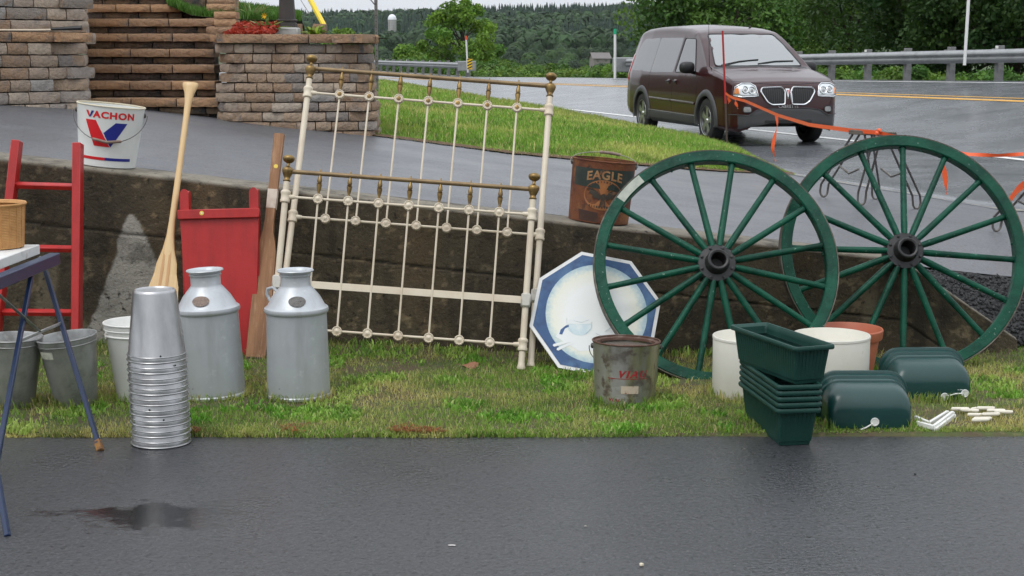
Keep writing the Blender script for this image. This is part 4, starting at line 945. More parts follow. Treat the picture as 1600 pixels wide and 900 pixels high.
for pts in (((bx - .07, bz + .06), (bx - .068, bz + .02), (bx - .04, bz - .02)), ((bx + .066, bz + .04), (bx + .06, bz), (bx + .03, bz - .03)), ((bx - .03, bz + .045), (bx + .01, bz + .035), (bx + .05, bz + .05)), ((0, -.11), (.04, -.13), (.06, -.14)), ((.05, -.10), (.09, -.075), (.12, -.09), (.16, -.085)), ((-.02, -.15), (.02, -.14), (.05, -.12))):
    MB().tube([(a, -.0124, b) for a, b in pts], .0014, 5, None, False, .3).build('painted_line', cl_, sg, 0)
# ---- wagon wheels
def wagon_wheel(name, label, cpx, Y, rad, back, off, roll=0.0, seed=1):
    c = at(cpx[0], cpx[1], Y); t = thing(name, label, 'wagon wheel', T(c) @ RZ(roll) @ RX(-back), 'green wagon wheels')
    rg_ = random.Random(seed); Mw = RX(90)          # wheel axis along local -Y (towards the viewer)
    ri, ro = rad - .066, rad - .007
    fl_ = MB().lathe([(ri, -.028), (ri + .006, -.034), (ro - .004, -.034), (ro, -.03), (ro, .03), (ro - .004, .034), (ri + .006, .034), (ri, .028), (ri, -.028)], 96, Mw).build('felloe_ring', MT['greenpaint'], t, 35)
    MB().lathe([(ro + .0005, -.030), (rad - .001, -.031), (rad, -.028), (rad, .028), (rad - .001, .031), (ro + .0005, .030)], 96, Mw).build('iron_tyre', MT['tyreiron'], t, 35)
    for k in range(16):
        a = R(off + 22.5 * k + rg_.uniform(-.5, .5)); d = Vector((math.sin(a), 0, math.cos(a))); s_ = Vector((math.cos(a), 0, -math.sin(a)))
        secs = [(.098, .016, .026), (.15, .019, .024), (.22, .0185, .021), (ri - .12, .017, .018), (ri - .03, .0165, .018), (ri + .004, .019, .019)]
        vs = []; fs = []; n = 10
        dish = .05
        for r_, a_, b_ in secs:
            yo = -dish * (1 - (r_ - .098) / (ri - .098)) * .8
            for i in range(n):
                q = 2 * math.pi * i / n; vs.append(d * r_ + s_ * (a_ * math.cos(q)) + Vector((0, yo + b_ * math.sin(q), 0)))
        for j in range(len(secs) - 1):
            for i in range(n): i2 = (i + 1) % n; fs.append((j * n + i, j * n + i2, (j + 1) * n + i2, (j + 1) * n + i))
        MB().add(vs, fs).build('spoke', MT['greenpaint'], t, 50)
    hub = MB().lathe([(.104, .05), (.106, -.035), (.104, -.055), (.098, -.062), (.066, -.066), (.062, -.072), (.060, -.118), (.056, -.128), (.050, -.131), (.041, -.128), (.037, -.12), (.036, -.02), (.0, -.018)], 40, Mw @ Matrix.Scale(-1, 4, (0, 0, 1)))
    h_ = hub.build('hub', MT['black'], t, 35); h_.data.flip_normals()
    MB().lathe([(.075, .05), (.07, .16), (.05, .17), (0, .17)], 28, Mw @ Matrix.Scale(-1, 4, (0, 0, 1))).build('hub_back', MT['black'], t, 35)
    for k in range(8):
        a = R(22.5 + 45 * k); MB().lathe([(.0085, 0), (.008, .008), (.0, .010)], 6, T(.086 * math.sin(a), -.064, .086 * math.cos(a)) @ RX(90)).build('hub_bolt', MT['black'], h_)
    for k in range(9):
        a = rg_.uniform(0, 6.28); MB().lathe([(.007, 0), (.006, .008), (0, .010)], 8, T((ri - .004) * math.sin(a), rg_.uniform(-.01, .01), (ri - .004) * math.cos(a)) @ RY(math.degrees(a) + 180)).build('felloe_bolt', MT['greenpaint'], fl_)
    return t
MT['tyreiron'] = mat('worn_iron_tyre', (.09, .075, .06), .6, .4, var=[((.2, .18, .15), 14, .5, .7)])
w1 = wagon_wheel('wagon_wheel', 'green wagon wheel with a bare patch on its rim, nearer the octagonal sign', (1118, 416), 8.13, .655, 25, 11.25, 0, 1)
w2 = wagon_wheel('wagon_wheel', 'green wagon wheel at right, behind the dark green plastic tubs', (1410, 396), 8.36, .676, 22, 3.0, 0, 2)
# bare pale strip on the upper left felloe of the first wheel
vs = []; n = 8
for k in range(n + 1):
    a = R(-54 + 15.5 * k / n)
    for r_ in (.655 - .066 + .008, .655 - .010): vs.append((r_ * math.sin(a), -.0352, r_ * math.cos(a)))
MB().add(vs, [(2 * k, 2 * k + 2, 2 * k + 3, 2 * k + 1) for k in range(n)]).build('bare_patch', mat('bare_grey_wood', (.42, .44, .38), .7, var=[((.3, .33, .28), 30, .4, .7)]), [c_ for c_ in w1.children if c_.name.startswith('felloe_ring')][0], 0)
# ---- printed tins and pails
def bail(t, rt, z, sag, wd, m, grip=None, th=.0022, back=False, ang=0.0):
    """wire handle hanging in front of (or lying over) a pail, pivoting at the two ears"""
    pts = []
    for k in range(25):
        a = math.pi * k / 24; x = -math.cos(a) * (rt + .016); dn = math.sin(a)
        pts.append((x, (1 if back else -1) * dn * (rt * 1.0 + .006) * math.cos(ang), z - dn * sag + dn * (rt + .02) * math.sin(ang)))
    bl_ = MB().tube(pts, th, 6).build('bail', MT['wire'], t)
    for s in (-1, 1): MB().lathe([(.014, 0), (.013, .007), (.006, .011), (0, .011)], 12, T(s * (rt - .002), 0, z) @ RZ(90 * s) @ RX(90)).build('ear', MT['wire'], t)
    if grip:
        i = 12; MB().tube([Vector(pts[9]), Vector(pts[12]), Vector(pts[15])], .0085, 10).build('grip', grip, bl_)
MT['wire'] = mat('dark_wire', (.10, .095, .09), .5, .7)
MT['grip'] = mat('worn_wood_grip', (.20, .14, .11), .7, var=[((.30, .24, .2), 30, .45, .7)])
MT['printred'] = mat('print_red', (.62, .012, .018), .4); MT['printblue'] = mat('print_blue', (.014, .022, .22), .4)
tilt = math.degrees(math.atan(.113))
def pail_body(t, rb, rt, h, m, rimm, inside=None):
    MB().lathe([(0, .005), (rb - .004, .005), (rb - .001, 0), (rb + .001, .004), (rb, .008), (rt - .0005, h - .008), (rt - .004, h - .008), (rb - .003, .012), (0, .012)], 56).build('body', m, t, 30)
    pass
    MB().lathe(ring(rt, h - .003, .0048), 56).build('rim', rimm, t, 60)
def label_patch(t, name, poly, rf, m, off=.0012, n=8, mm=6):
    vs, fs = quad_grid(*poly, n, mm); return MB().add(wrap(vs, rf, off), fs).build(name, m, t, 0)
def label_text(t, name, txt, size, cx, cz, rf, m, bold=0.0, shear=0.0, spacing=1.0, off=.0016, arc=0.0, sx=1.0):
    vs, fs = text_geo(txt, size, bold, shear, spacing)
    vs = [((v.x * sx + cx), v.y + cz + arc * (v.x * sx) ** 2) for v in vs]; return MB().add(wrap(vs, rf, off), fs).build(name, m, t, 0)
# white VACHON pail on the wall
X0 = at(180, 262, 8.96).x; zb0 = float(wall_top(X0)) + .018
rb, rt, hh = .158, .188, .345
va = thing('printed_pail', 'white VACHON pail with a red and blue V standing on the wall', 'pail', T(X0, 8.78, zb0) @ RY(tilt) @ RZ(11))
MT['pailwhite'] = mat('grey_white_enamel', (.64, .66, .64), .38, var=[((.54, .56, .53), 5, .5, .75), ((.38, .37, .33), 22, .70, .78)])
pail_body(va, rb, rt, hh, MT['pailwhite'], mat('cream_rim', (.62, .57, .43), .5, var=[((.40, .25, .13), 18, .6, .75)]))
rf = lambda z: rb + (rt - rb) * z / hh
label_text(va, 'lettering', 'ACHON', .050, .034, .277, rf, MT['printred'], .0022, 0, 1.12, .0016, 0, 1.22)
label_patch(va, 'letter_stroke', ((-.116, .277), (-.104, .277), (-.121, .312), (-.138, .312)), rf, MT['printred'], .0016, 2, 2)
label_patch(va, 'blue_tick', ((-.112, .277), (-.104, .277), (-.084, .312), (-.100, .312)), rf, MT['printblue'], .0024, 2, 2)
label_patch(va, 'logo_red', ((-.072, .118), (.017, .116), (-.070, .262), (-.138, .262)), rf, MT['printred'])
label_patch(va, 'logo_blue', ((.018, .117), (.022, .119), (.110, .255), (.042, .255)), rf, MT['printblue'])
label_patch(va, 'logo_blue', ((-.022, .194), (.018, .118), (.060, .19), (.042, .255)), rf, MT['printblue'], .0011)
label_patch(va, 'red_band', ((-.148, .040), (-.006, .040), (-.006, .056), (-.148, .056)), rf, MT['printred'], .0012, 10, 1)
label_patch(va, 'blue_band', ((-.006, .040), (.148, .040), (.148, .056), (-.006, .056)), rf, MT['printblue'], .0012, 10, 1)
bail(va, rt, hh - .045, .155, .0, None, MT['grip'])
MB().lathe([(.15, .3), (0, .3)], 32).build('contents', mat('pail_contents', (.55, .50, .38), .8, var=[((.4, .22, .12), 9, .55, .7)]), va, 0)
# rusty EAGLE tin on the wall
X0 = at(934, 347, 8.8).x; zb0 = float(wall_top(X0)) + .018; rb, rt, hh = .172, .181, .352
ea = thing('rusty_tin', 'rusty orange EAGLE tin pail with a bird emblem standing on the wall', 'tin', T(X0, 8.76, zb0) @ RY(tilt - 1.0))
MT['rust'] = mat('rusty_tin', (.17, .055, .02), .7, .2, var=[((.09, .026, .014), 5, .42, .62), ((.26, .11, .035), 9, .5, .7), ((.04, .02, .014), 24, .56, .72)], bump=(.4, 50))
pail_body(ea, rb, rt, hh, MT['rust'], MT['rust'])
rf = lambda z: rb + (rt - rb) * z / hh
MT['tingreen'] = mat('worn_dark_green_print', (.016, .028, .022), .6, var=[((.045, .05, .04), 9, .45, .7), ((.19, .075, .03), 14, .66, .74)])
MT['tingold'] = mat('worn_gold_print', (.36, .20, .085), .65, var=[((.26, .11, .045), 16, .45, .65)])
MT['tinorange'] = mat('worn_orange_print', (.34, .13, .04), .65, var=[((.22, .075, .03), 12, .45, .65), ((.42, .2, .07), 24, .55, .7)])
label_patch(ea, 'dark_band', ((-.20, .205), (.215, .185), (.215, .307), (-.20, .307)), rf, MT['tingreen'], .001, 24, 6)
vs = [(0, .155)] + [(.113 * math.cos(a), .162 + .085 * math.sin(a)) for a in np.linspace(0, 2 * math.pi, 41)[:-1]]
MB().add(wrap(vs, rf, .0018), [(0, k + 1, (k + 1) % 40 + 1) for k in range(40)]).build('emblem_ground', MT['tinorange'], ea, 0)
label_text(ea, 'lettering', 'EAGLE', .068, .0, .252, rf, MT['tingold'], .002, 0, 1.08, .0026, -1.2, 1.02)
dk = mat('emblem_dark', (.045, .035, .025), .7, var=[((.2, .09, .04), 30, .55, .7)])
def wing(s): return [(s * .008, .150), (s * .03, .178), (s * .062, .196), (s * .088, .19), (s * .075, .178), (s * .082, .168), (s * .06, .160), (s * .058, .148), (s * .036, .142), (s * .018, .132)]
for s in (-1, 1):
    w_ = wing(s); MB().add(wrap(w_, rf, .003), [list(range(len(w_)))]).build('bird_wing', dk, ea, 0)
bd_ = [(-.010, .165), (.004, .172), (.016, .166), (.012, .15), (.014, .13), (.022, .095), (-.016, .095), (-.010, .13), (-.012, .15)]
MB().add(wrap(bd_, rf, .0033), [list(range(len(bd_)))]).build('bird_body', dk, ea, 0)
rg_ = random.Random(5)                    # worn ring of small illegible print around the bird
for k in range(15):
    a = R(160 - 140 * k / 14); cx_, cz_ = .099 * math.cos(a), .165 + .072 * math.sin(a); hw = rg_.uniform(.002, .005); tx, tz = -math.sin(a), math.cos(a)
    q = [(cx_ - tx * hw - math.cos(a) * .006, cz_ - tz * hw - math.sin(a) * .006), (cx_ + tx * hw - math.cos(a) * .006, cz_ + tz * hw - math.sin(a) * .006), (cx_ + tx * hw + math.cos(a) * .005, cz_ + tz * hw + math.sin(a) * .005), (cx_ - tx * hw + math.cos(a) * .005, cz_ - tz * hw + math.sin(a) * .005)]
    MB().add(wrap(q, rf, .003), [(0, 1, 2, 3)]).build('worn_print', dk, ea, 0)
for k in range(11):
    x = -.072 + .0145 * k; z = .094 + 1.6 * x * x * .6; hw = rg_.uniform(.0025, .005)
    q = [(x - hw, z - .006), (x + hw, z - .006), (x + hw, z + .006), (x - hw, z + .006)]
    MB().add(wrap(q, rf, .003), [(0, 1, 2, 3)]).build('worn_print', dk, ea, 0)
label_patch(ea, 'dark_rust_patch', ((-.13, .012), (-.01, .008), (-.02, .062), (-.14, .072)), rf, mat('dark_rust', (.055, .028, .02), .8, var=[((.13, .05, .025), 20, .5, .7)]), .0008)
pts = [((rt + .012) * -math.cos(math.pi * k / 20), .03 * math.sin(math.pi * k / 20), hh - .03 + .068 * math.sin(math.pi * k / 20) ** .8) for k in range(21)]
MB().tube(pts, .0025, 6).build('bail', mat('pale_wire', (.34, .32, .28), .5, .5), ea); MB().tube(pts[9:14], .009, 10).build('grip', MT['grip'], ea)
for s in (-1, 1): MB().lathe([(.014, 0), (.013, .008), (0, .011)], 12, T(s * (rt - .002), 0, hh - .03) @ RZ(90 * s) @ RX(90)).build('ear', MT['wire'], ea)
# VIAU tin on the grass
p = gz(976, 629); rb, rt, hh = .146, .164, .30
vi = thing('viau_tin', 'worn silver tin with red VIAU lettering on the grass before the wheel', 'tin', T(p.x, p.y, .01) @ RY(1.0) @ RX(-1.5))
vi.name = 'lettered_tin'
MT['oldtin'] = mat('worn_tinplate', (.40, .39, .37), .38, .75, var=[((.28, .27, .12), 3.2, .46, .62, (2, 2, .25)), ((.11, .055, .03), 16, .56, .68), ((.2, .18, .16), 8, .5, .7)], bump=(.25, 40))
MT['rimrust'] = mat('rusty_rim', (.10, .05, .035), .7, .3, var=[((.2, .15, .12), 20, .5, .7)])
pail_body(vi, rb, rt, hh, MT['oldtin'], MT['rimrust'])
MB().lathe([(rt - .004, hh - .006), (rt - .022, hh - .010), (rt - .024, hh - .022), (rt - .026, hh - .022)], 48).build('inner_lip', MT['rimrust'], vi, 30)
MB().lathe([(rt - .026, hh - .03), (0, hh - .03)], 40).build('water', mat('rain_water', (.16, .14, .12), .06), vi, 0)
rf = lambda z: rb + (rt - rb) * z / hh
vr = mat('worn_red_print', (.34, .016, .02), .5, var=[((.22, .15, .13), 45, .52, .62)])
label_text(vi, 'lettering', 'VIAU', .046, .02, .142, rf, vr, .0022, .3, 1.35, .0016, 0, 1.1)
label_patch(vi, 'red_line', ((-.10, .1335), (.10, .1335), (.10, .1365), (-.10, .1365)), rf, vr, .0014, 12, 1)
for a in range(4): label_patch(vi, 'red_star', ((-.078 - .012 * (a % 2 == 0), .135 - .002), (-.078 + .012 * (a % 2 == 0) + .002, .135 - .002 - .010 * (a % 2)), (-.078 + .012 * (a % 2 == 0), .135 + .002), (-.078 - .002, .135 + .002 + .010 * (a % 2))), rf, vr, .0018 + .0001 * a, 2, 2)
label_patch(vi, 'paper_label', ((-.032, .062), (.055, .062), (.055, .100), (-.032, .100)), rf, mat('torn_label', (.55, .45, .35), .8, var=[((.25, .10, .05), 30, .52, .62)]), .0013)
label_text(vi, 'small_lettering', 'VIAU', .022, -.06, .022, rf, vr, .0005, .2, 1.25, .0016, 0, 1.2)
bail(vi, rt, hh - .03, .14, 0, None, None, back=True)
# ---- white cylinders and terracotta pot
for px_, py_, lab in ((1172, 619, 'white plastic cylinder planter left of the green window boxes'), (1296, 617, 'white plastic cylinder planter between the window boxes and terracotta pot')):
    p = gz(px_, py_); t = thing('cylinder_planter', lab, 'planter', T(p.x, p.y, .012), 'white cylinder planters')
    MB().lathe([(0, .02), (.183, .02), (.184, .003), (.187, 0), (.1885, .004), (.190, .292), (.1888, .297), (.1855, .297), (.184, .292), (.182, .03), (0, .03)], 64).build('body', MT['creamplastic'] if MT.get('creamplastic') else MT.setdefault('creamplastic', mat('cream_plastic', (.72, .70, .63), .42, var=[((.64, .62, .54), 3, .45, .7), ((.5, .48, .40), 18, .66, .8)])), t, 30)
    MB().lathe([(.1905, .282), (.1925, .284), (.1925, .294), (.1905, .2965)], 64).build('rim', MT['creamplastic'], t, 30)
    MB().lathe([(.1822, .2), (.1, .205), (0, .2)], 40).build('inner_tray', MT['creamplastic'], t, 30)
p = at(1322, 0, 7.95); t = thing('terracotta_pot', 'terracotta-coloured plastic pot behind the white cylinder planters', 'pot', T(at(1321, 590, 7.93).x, 7.93, .014))
MB().lathe([(0, .01), (.13, .01), (.134, 0), (.138, .004), (.166, .196), (.166, .2), (.160, .2), (.134, .02), (0, .02)], 56).build('body', MT['terra'], t, 30)
MB().lathe([(.167, .198), (.180, .2), (.183, .206), (.187, .246), (.184, .252), (.179, .252), (.175, .246), (.162, .2)], 56).build('rim', MT['terra'], t, 30)
# ---- green ribbed window boxes
def window_box(M, lab):
    t = thing('window_box', lab, 'window box', M, 'green window boxes')
    if 'wb' not in MT:
        Lb, Wb, Hb = .60, .205, .172
        def rr(lx, wy, z, r, n=4):
            out = []
            for cx_, cy_, a0 in ((lx / 2 - r, wy / 2 - r, 0), (-lx / 2 + r, wy / 2 - r, 90), (-lx / 2 + r, -wy / 2 + r, 180), (lx / 2 - r, -wy / 2 + r, 270)):
                for k in range(n + 1): a = R(a0 + 90 * k / n); out.append((cx_ + r * math.cos(a), cy_ + r * math.sin(a), z))
            return out
        def lo(secs):
            b = MB(); n = len(secs[0]); vs = [p_ for s_ in secs for p_ in s_]; fs = []
            for k in range(len(secs) - 1):
                for i in range(n): j = (i + 1) % n; fs.append((k * n + i, k * n + j, (k + 1) * n + j, (k + 1) * n + i))
            return b, vs, fs, n
        b, vs, fs, n = lo([rr(Lb - .10, Wb - .068, 0, .012), rr(Lb - .094, Wb - .062, .016, .013), rr(Lb - .086, Wb - .056, .018, .013), rr(Lb - .045, Wb - .03, Hb - .022, .016), rr(Lb - .052, Wb - .038, Hb - .022, .016), rr(Lb - .098, Wb - .068, .02, .012)])
        fs.append(list(range(n))[::-1]); fs.append([5 * n + i for i in range(n)]); b.add(vs, fs); o1 = b.build('body', MT['greenplastic'], t, 30)
        b, vs, fs, n = lo([rr(Lb - .05, Wb - .035, Hb - .024, .016), rr(Lb - .006, Wb - .006, Hb - .020, .02), rr(Lb, Wb, Hb - .014, .022), rr(Lb, Wb, Hb - .006, .022), rr(Lb - .008, Wb - .008, Hb, .02), rr(Lb - .024, Wb - .024, Hb, .018), rr(Lb - .052, Wb - .038, Hb - .012, .016), rr(Lb - .056, Wb - .042, Hb - .03, .016)])
        b.add(vs, fs); o2 = b.build('rim', MT['greenplastic'], t, 40)
        # upright ribs on the walls
        b = MB()
        for k in range(26):
            f = (k + .5) / 26 - .5
            for s in (-1, 1): b.bar((f * (Lb - .115), s * (Wb / 2 - .030), .020), (f * (Lb - .075), s * (Wb / 2 - .0155), Hb - .026), .008, .0045, (0, 1, 0))
        for k in range(8):
            f = (k + .5) / 8 - .5
            for s in (-1, 1): b.bar((s * (Lb / 2 - .045), f * (Wb - .085), .020), (s * (Lb / 2 - .0230), f * (Wb - .06), Hb - .026), .007, .0045, (1, 0, 0))
        o3 = b.build('ribs', MT['greenplastic'], t, 0); o3['kind'] = 'stuff'
        b, vs, fs, n = lo([rr(Lb - .07, Wb - .056, Hb - .05, .014), rr(Lb - .064, Wb - .05, Hb - .048, .014), rr(Lb - .064, Wb - .05, Hb - .044, .014), rr(Lb - .075, Wb - .06, Hb - .044, .014)])
        o4 = b.add(vs, fs).build('inner_ledge', MT['greenplastic'], t, 30)
        MT['wb'] = [o.data for o in (o1, o2, o3, o4)]
    else:
        for nm, me in zip(('body', 'rim', 'ribs', 'inner_ledge'), MT['wb']):
            o = bpy.data.objects.new(nm, me); COL.objects.link(o); o.parent = t
            if nm == 'ribs': o['kind'] = 'stuff'
    return t
ldir = Vector((-.14, .99, 0)).normalized(); sdir = Vector((ldir.y, -ldir.x, 0))
nc = Vector((1.243, 6.47, 0)); cen = nc + ldir * .30
names = ['lowest green window box of the nested stack, standing on the asphalt edge', 'second green window box from the bottom of the nested stack', 'middle green window box of the five nested in the stack', 'second green window box from the top of the five nested', 'uppermost green window box of the five nested in the stack']
for k in range(5): window_box(frame(Vector((cen.x + random.uniform(-.002, .002), cen.y, .002 + .0262 * k)), ldir, -sdir, (0, 0, 1)), names[k])
l2 = Vector((-.345, .938, 0)).normalized(); s2 = Vector((l2.y, -l2.x, 0)); c2 = Vector((1.21, 6.45, .275)) + l2 * .30 + s2 * .103
window_box(frame(c2, l2, -s2, (0, 0, 1)) @ RX(0) @ RY(0), 'single green window box resting askew on top of the nested stack')
# ---- dark green rounded tubs lying on their sides
def arch(w_, h_, r, n=10):
    """half outline: up the left side, over the rounded top, down the right, closed flat at the bottom"""
    pts = [(-w_, 0)] + [(-w_ + r + r * math.cos(math.pi - a), h_ - r + r * math.sin(math.pi - a)) for a in np.linspace(0, math.pi / 2, n)] + [(w_ - r + r * math.cos(math.pi / 2 - a), h_ - r + r * math.sin(math.pi / 2 - a)) for a in np.linspace(0, math.pi / 2, n)] + [(w_, 0)]
    return pts
def loft_arch(secs):
    b = MB(); vs = []; fs = []; n = len(secs[0][1])
    for y, pts in secs: vs += [(x, y, z) for x, z in pts]
    for k in range(len(secs) - 1):
        for i in range(n): j = (i + 1) % n; fs.append((k * n + j, k * n + i, (k + 1) * n + i, (k + 1) * n + j))
    fs.append(list(range(n))); fs.append([(len(secs) - 1) * n + i for i in range(n)][::-1]); return b.add(vs, fs)
def tub(px_, py_, lab, yaw, caps, sticker):
    p = gz(px_, py_); t = thing('plastic_tub', lab, 'tub', T(p.x, p.y, .014) @ RZ(yaw), 'dark green tubs lying on their sides')
    W_, H_ = .212, .222
    loft_arch([(0, arch(.168, .075, .03)), (.006, arch(.180, .105, .045)), (.022, arch(.187, .14, .06)), (.05, arch(.190, .164, .07)), (.09, arch(.192, .177, .075)), (.15, arch(.194, .183, .078))]).build('body', MT['greengloss'], t, 50)
    loft_arch([(.149, arch(.195, .187, .08)), (.152, arch(.198, .191, .082)), (.178, arch(.199, .193, .083)), (.182, arch(.204, .204, .088)), (.205, arch(.206, .209, .09))]).build('shoulder', MT['greengloss'], t, 50)
    loft_arch([(.204, arch(W_, H_ - .004, .095)), (.207, arch(W_ + .003, H_, .097)), (.222, arch(W_ + .003, H_, .097)), (.225, arch(W_, H_ - .004, .095))]).build('rim', MT['greengloss'], t, 50)
    for (x, z) in caps:
        MB().lathe([(.0, .0), (.0175, 0), (.0195, .004), (.0195, .008), (.016, .009), (.0145, .006), (0, .006)], 22, T(x, .004, z) @ RX(90)).build('white_cap', MT['whiteplastic'], t)
    return t, caps
t, c = tub(1360, 674, 'nearer dark green tub with one white cap, beside the window boxes', 0, [(.018, .030)], 1)
MB().tube([(.008, -.006, .024), (-.02, -.012, .008), (-.058, -.012, -.008)], .0035, 6).build('cap_strap', MT['whiteplastic'], t)
MT['stick'] = mat('printed_sticker', (.50, .53, .52), .5, var=[((.08, .1, .1), 120, .5, .56)])
MB().add([(-.048, .001, .024), (-.012, .001, .024), (-.012, .001, .042), (-.048, .001, .042)], [(0, 1, 2, 3)]).build('sticker', MT['stick'], t, 0)
t, c = tub(1458, 630, 'farther dark green tub with two strapped white caps, near the right wheel', 2, [(.055, .018), (.155, .034)], 1)
MB().tube([(.07, -.004, .022), (.105, -.008, .034), (.14, -.004, .034)], .0035, 6).build('cap_strap', MT['whiteplastic'], t)
MB().add([(.118, -.001, .050), (.160, -.001, .050), (.160, .003, .066), (.118, .003, .066)], [(0, 1, 2, 3)]).build('sticker', MT['stick'], t, 0)
# ---- white plastic brackets and pegs
for k, (a, b, c_, z) in enumerate((((1430, 653), (1452, 662), (1480, 645), .012), ((1432, 661), (1458, 668), (1488, 646), .02), ((1442, 668), (1462, 672), (1490, 650), .008))):
    A_, B_, C_ = (gz(q[0], q[1], z + .01) for q in (a, b, c_)); t = MB()
    t.bar(A_, B_, .014, .022, (0, 0, 1), None, .002); t.bar(B_, C_, .014, .022, (0, 0, 1), None, .002)
    t.box(tuple(C_), (.02, .02, .02), None, .004); o = t.build('plastic_bracket', MT['whiteplastic'], None)
    tag(o, ['farthest of three white plastic brackets beside the nearer green tub', 'middle of three white plastic brackets beside the nearer green tub', 'nearest of three white plastic brackets beside the nearer green tub'][k], 'bracket', 'white plastic brackets')
rg_ = random.Random(4)
pegpos = [(1500, 641, 8), (1515, 644, -12), (1530, 640, 15), (1540, 643, -8), (1556, 646, 5), (1568, 647, -5), (1526, 650, 4), (1535, 656, -6), (1532, 661, 2), (1548, 652, 10)]
plab = ['leftmost', 'second from left', 'third from left', 'fourth from left', 'second from right', 'rightmost', 'upper middle', 'lower middle', 'nearest', 'central']
for (x, y, a), l in zip(pegpos, plab):
    p = gz(x, y, .025); o = MB().tube([(-.042, 0, 0), (-.036, 0, 0), (.03, 0, 0), (.042, 0, .002)], [.006, .009, .009, .006], 8).build('plastic_peg', MT['pegwhite'] if 'pegwhite' in MT else MT.setdefault('pegwhite', mat('aged_white_plastic', (.70, .66, .56), .5)), None, 40, T(p.x, p.y, .028 + rg_.uniform(0, .014)) @ RZ(a + rg_.uniform(-10, 10)))
    tag(o, f'{l} of the off-white pegs heaped on the grass at right', 'peg', 'off-white pegs on the grass')
# ---- fallen leaf and crumbs
p = gz(735, 573, .03); lf = MB(); n = 12; vs = [(0, 0, .012)] + [(.042 * math.cos(a) * (1 + .2 * math.sin(3 * a)), .03 * math.sin(a), .008 * math.sin(2 * a) + .002) for a in np.linspace(0, 2 * math.pi, n + 1)[:-1]]
lf.add(vs, [(0, k + 1, (k + 1) % n + 1) for k in range(n)]); tag(lf.build('fallen_leaf', mat('brown_leaf', (.26, .12, .065), .7), None, 60, T(p.x, p.y, .035) @ RX(25)), 'curled brown dead leaf on the grass below the bedstead', 'leaf')
for (x, y, c, sz, lab) in ((706, 853, (.75, .7, .68), (.030, .008, .004), 'small white scrap on the wet asphalt left of centre'), (1002, 885, (.62, .56, .42), (.017, .017, .014), 'pale pebble on the asphalt near the bottom edge'), (915, 824, (.3, .29, .26), (.012, .01, .008), 'small grey pebble on the asphalt below the lettered tin'), (1430, 742, (.01, .01, .01), (.012, .01, .007), 'tiny black crumb on the asphalt at right')):
    p = gz(x, y); b = bmesh.new(); bmesh.ops.create_icosphere(b, subdivisions=1, radius=.5)
    for v in b.verts: v.co = Vector((v.co.x * sz[0] * rg_.uniform(.8, 1.2), v.co.y * sz[1] * rg_.uniform(.8, 1.2), v.co.z * sz[2] + sz[2] * .4))
    me = bpy.data.meshes.new('pebble'); b.to_mesh(me); b.free(); tag(link('pebble' if 'peb' in lab or 'crumb' in lab else 'scrap', me, mat('crumb', c, .7), None, 30, T(p.x, p.y, .001)), lab, 'pebble' if 'scrap' not in lab else 'scrap')
# ---- blue folding trestle with board and basket at the left edge
zt = .735; A_ = gz(86, 404, zt); B_ = gz(-70, 468, zt); d = (A_ - B_).normalized(); up = Vector((0, 0, 1)); sd = d.cross(up).normalized()
tr = thing('blue_trestle', 'blue folding steel trestle at the left frame edge', 'trestle', T(A_.x, A_.y, 0)); O = Vector((A_.x, A_.y, 0))
MB().bar(A_ - O, B_ - O, .05, .055, up, None, .004).build('top_beam', MT['blue'], tr)
def legbar(a, b, nm='leg', w=.021, th=.019, m='blue'): MB().bar(Vector(a) - O, Vector(b) - O, w, th, (0, 1, 0), None, .003).build(nm, MT[m], tr)
lt1 = gz(68, 414, zt - .03); lt2 = gz(49, 430, zt - .03); f1 = gz(157, 704, .0); f2 = gz(-14, 770, .0)
legbar(lt1, f1); legbar(lt2, f2)
nt1 = B_ + d * .12; f3 = gz(12, 838, 0); legbar(nt1 + Vector((0, 0, -.03)), f3); f4 = gz(-190, 830, 0); legbar(nt1 + Vector((-.02, 0, -.03)), f4)
def onleg(a, b, z): u = (z - b.z) / (a.z - b.z); return b + (a - b) * u
q1, q2 = onleg(lt1, f1, .47), onleg(lt2, f2, .47); legbar(q1, q2, 'brace', .016, .006, 'zinc')
qm = (q1 + q2) / 2; legbar(qm + Vector((0, -.01, 0)), B_ + d * .42 + Vector((0, 0, -.03)), 'folding_stay', .016, .006, 'zinc')
MB().bar(onleg(lt1, f1, .035) - O, f1 - O + Vector((0, -.002, 0)), .029, .025, (0, 1, 0), None, .003).build('rusty_foot', mat('rusty_foot', (.28, .13, .03), .8, var=[((.02, .04, .07), 40, .5, .6)]), tr)
for k, (x, y) in enumerate(((78, 403), (66, 401))):
    MB().lathe([(.007, 0), (.007, .008), (0, .011)], 6, T(gz(x, y, zt + .0) - O + sd * -.0 + Vector((.0, -.03, 0))) @ RX(90)).build('bolt', MT['zinc'], tr)
hp = [gz(x, y, zt - .01) - O + Vector((.0, -.03, 0)) for x, y in ((4, 433), (20, 428), (38, 425), (48, 424))]
MB().tube(hp, [.008, .011, .011, .009], 8).build('clamp_handle', mat('grey_handle', (.08, .085, .095), .5), tr)
MB().bar(A_ - O + d * -.02 + Vector((0, 0, -.028)), A_ - O + d * -.09 + Vector((0, 0, -.03)), .014, .006, up).build('hook', MT['zinc'], tr)
# painted board lying along the beam
a1 = gz(66, 388, zt + .055) + Vector((-.09, 0, 0)); bd2 = MB(); ctr = a1 - d * .45
bd2.box((0, 0, 0), (.9, .20, .045), frame(ctr + Vector((-.02, 0, -.004)), d, up.cross(d), up), .003)
tag(bd2.build('painted_board', mat('flaking_white_board', (.66, .66, .64), .7, var=[((.40, .26, .17), 9, .56, .66, (1, 1, 1)), ((.5, .49, .47), 20, .5, .7)]), None, 30), 'flaking white painted board lying on the blue trestle', 'board')
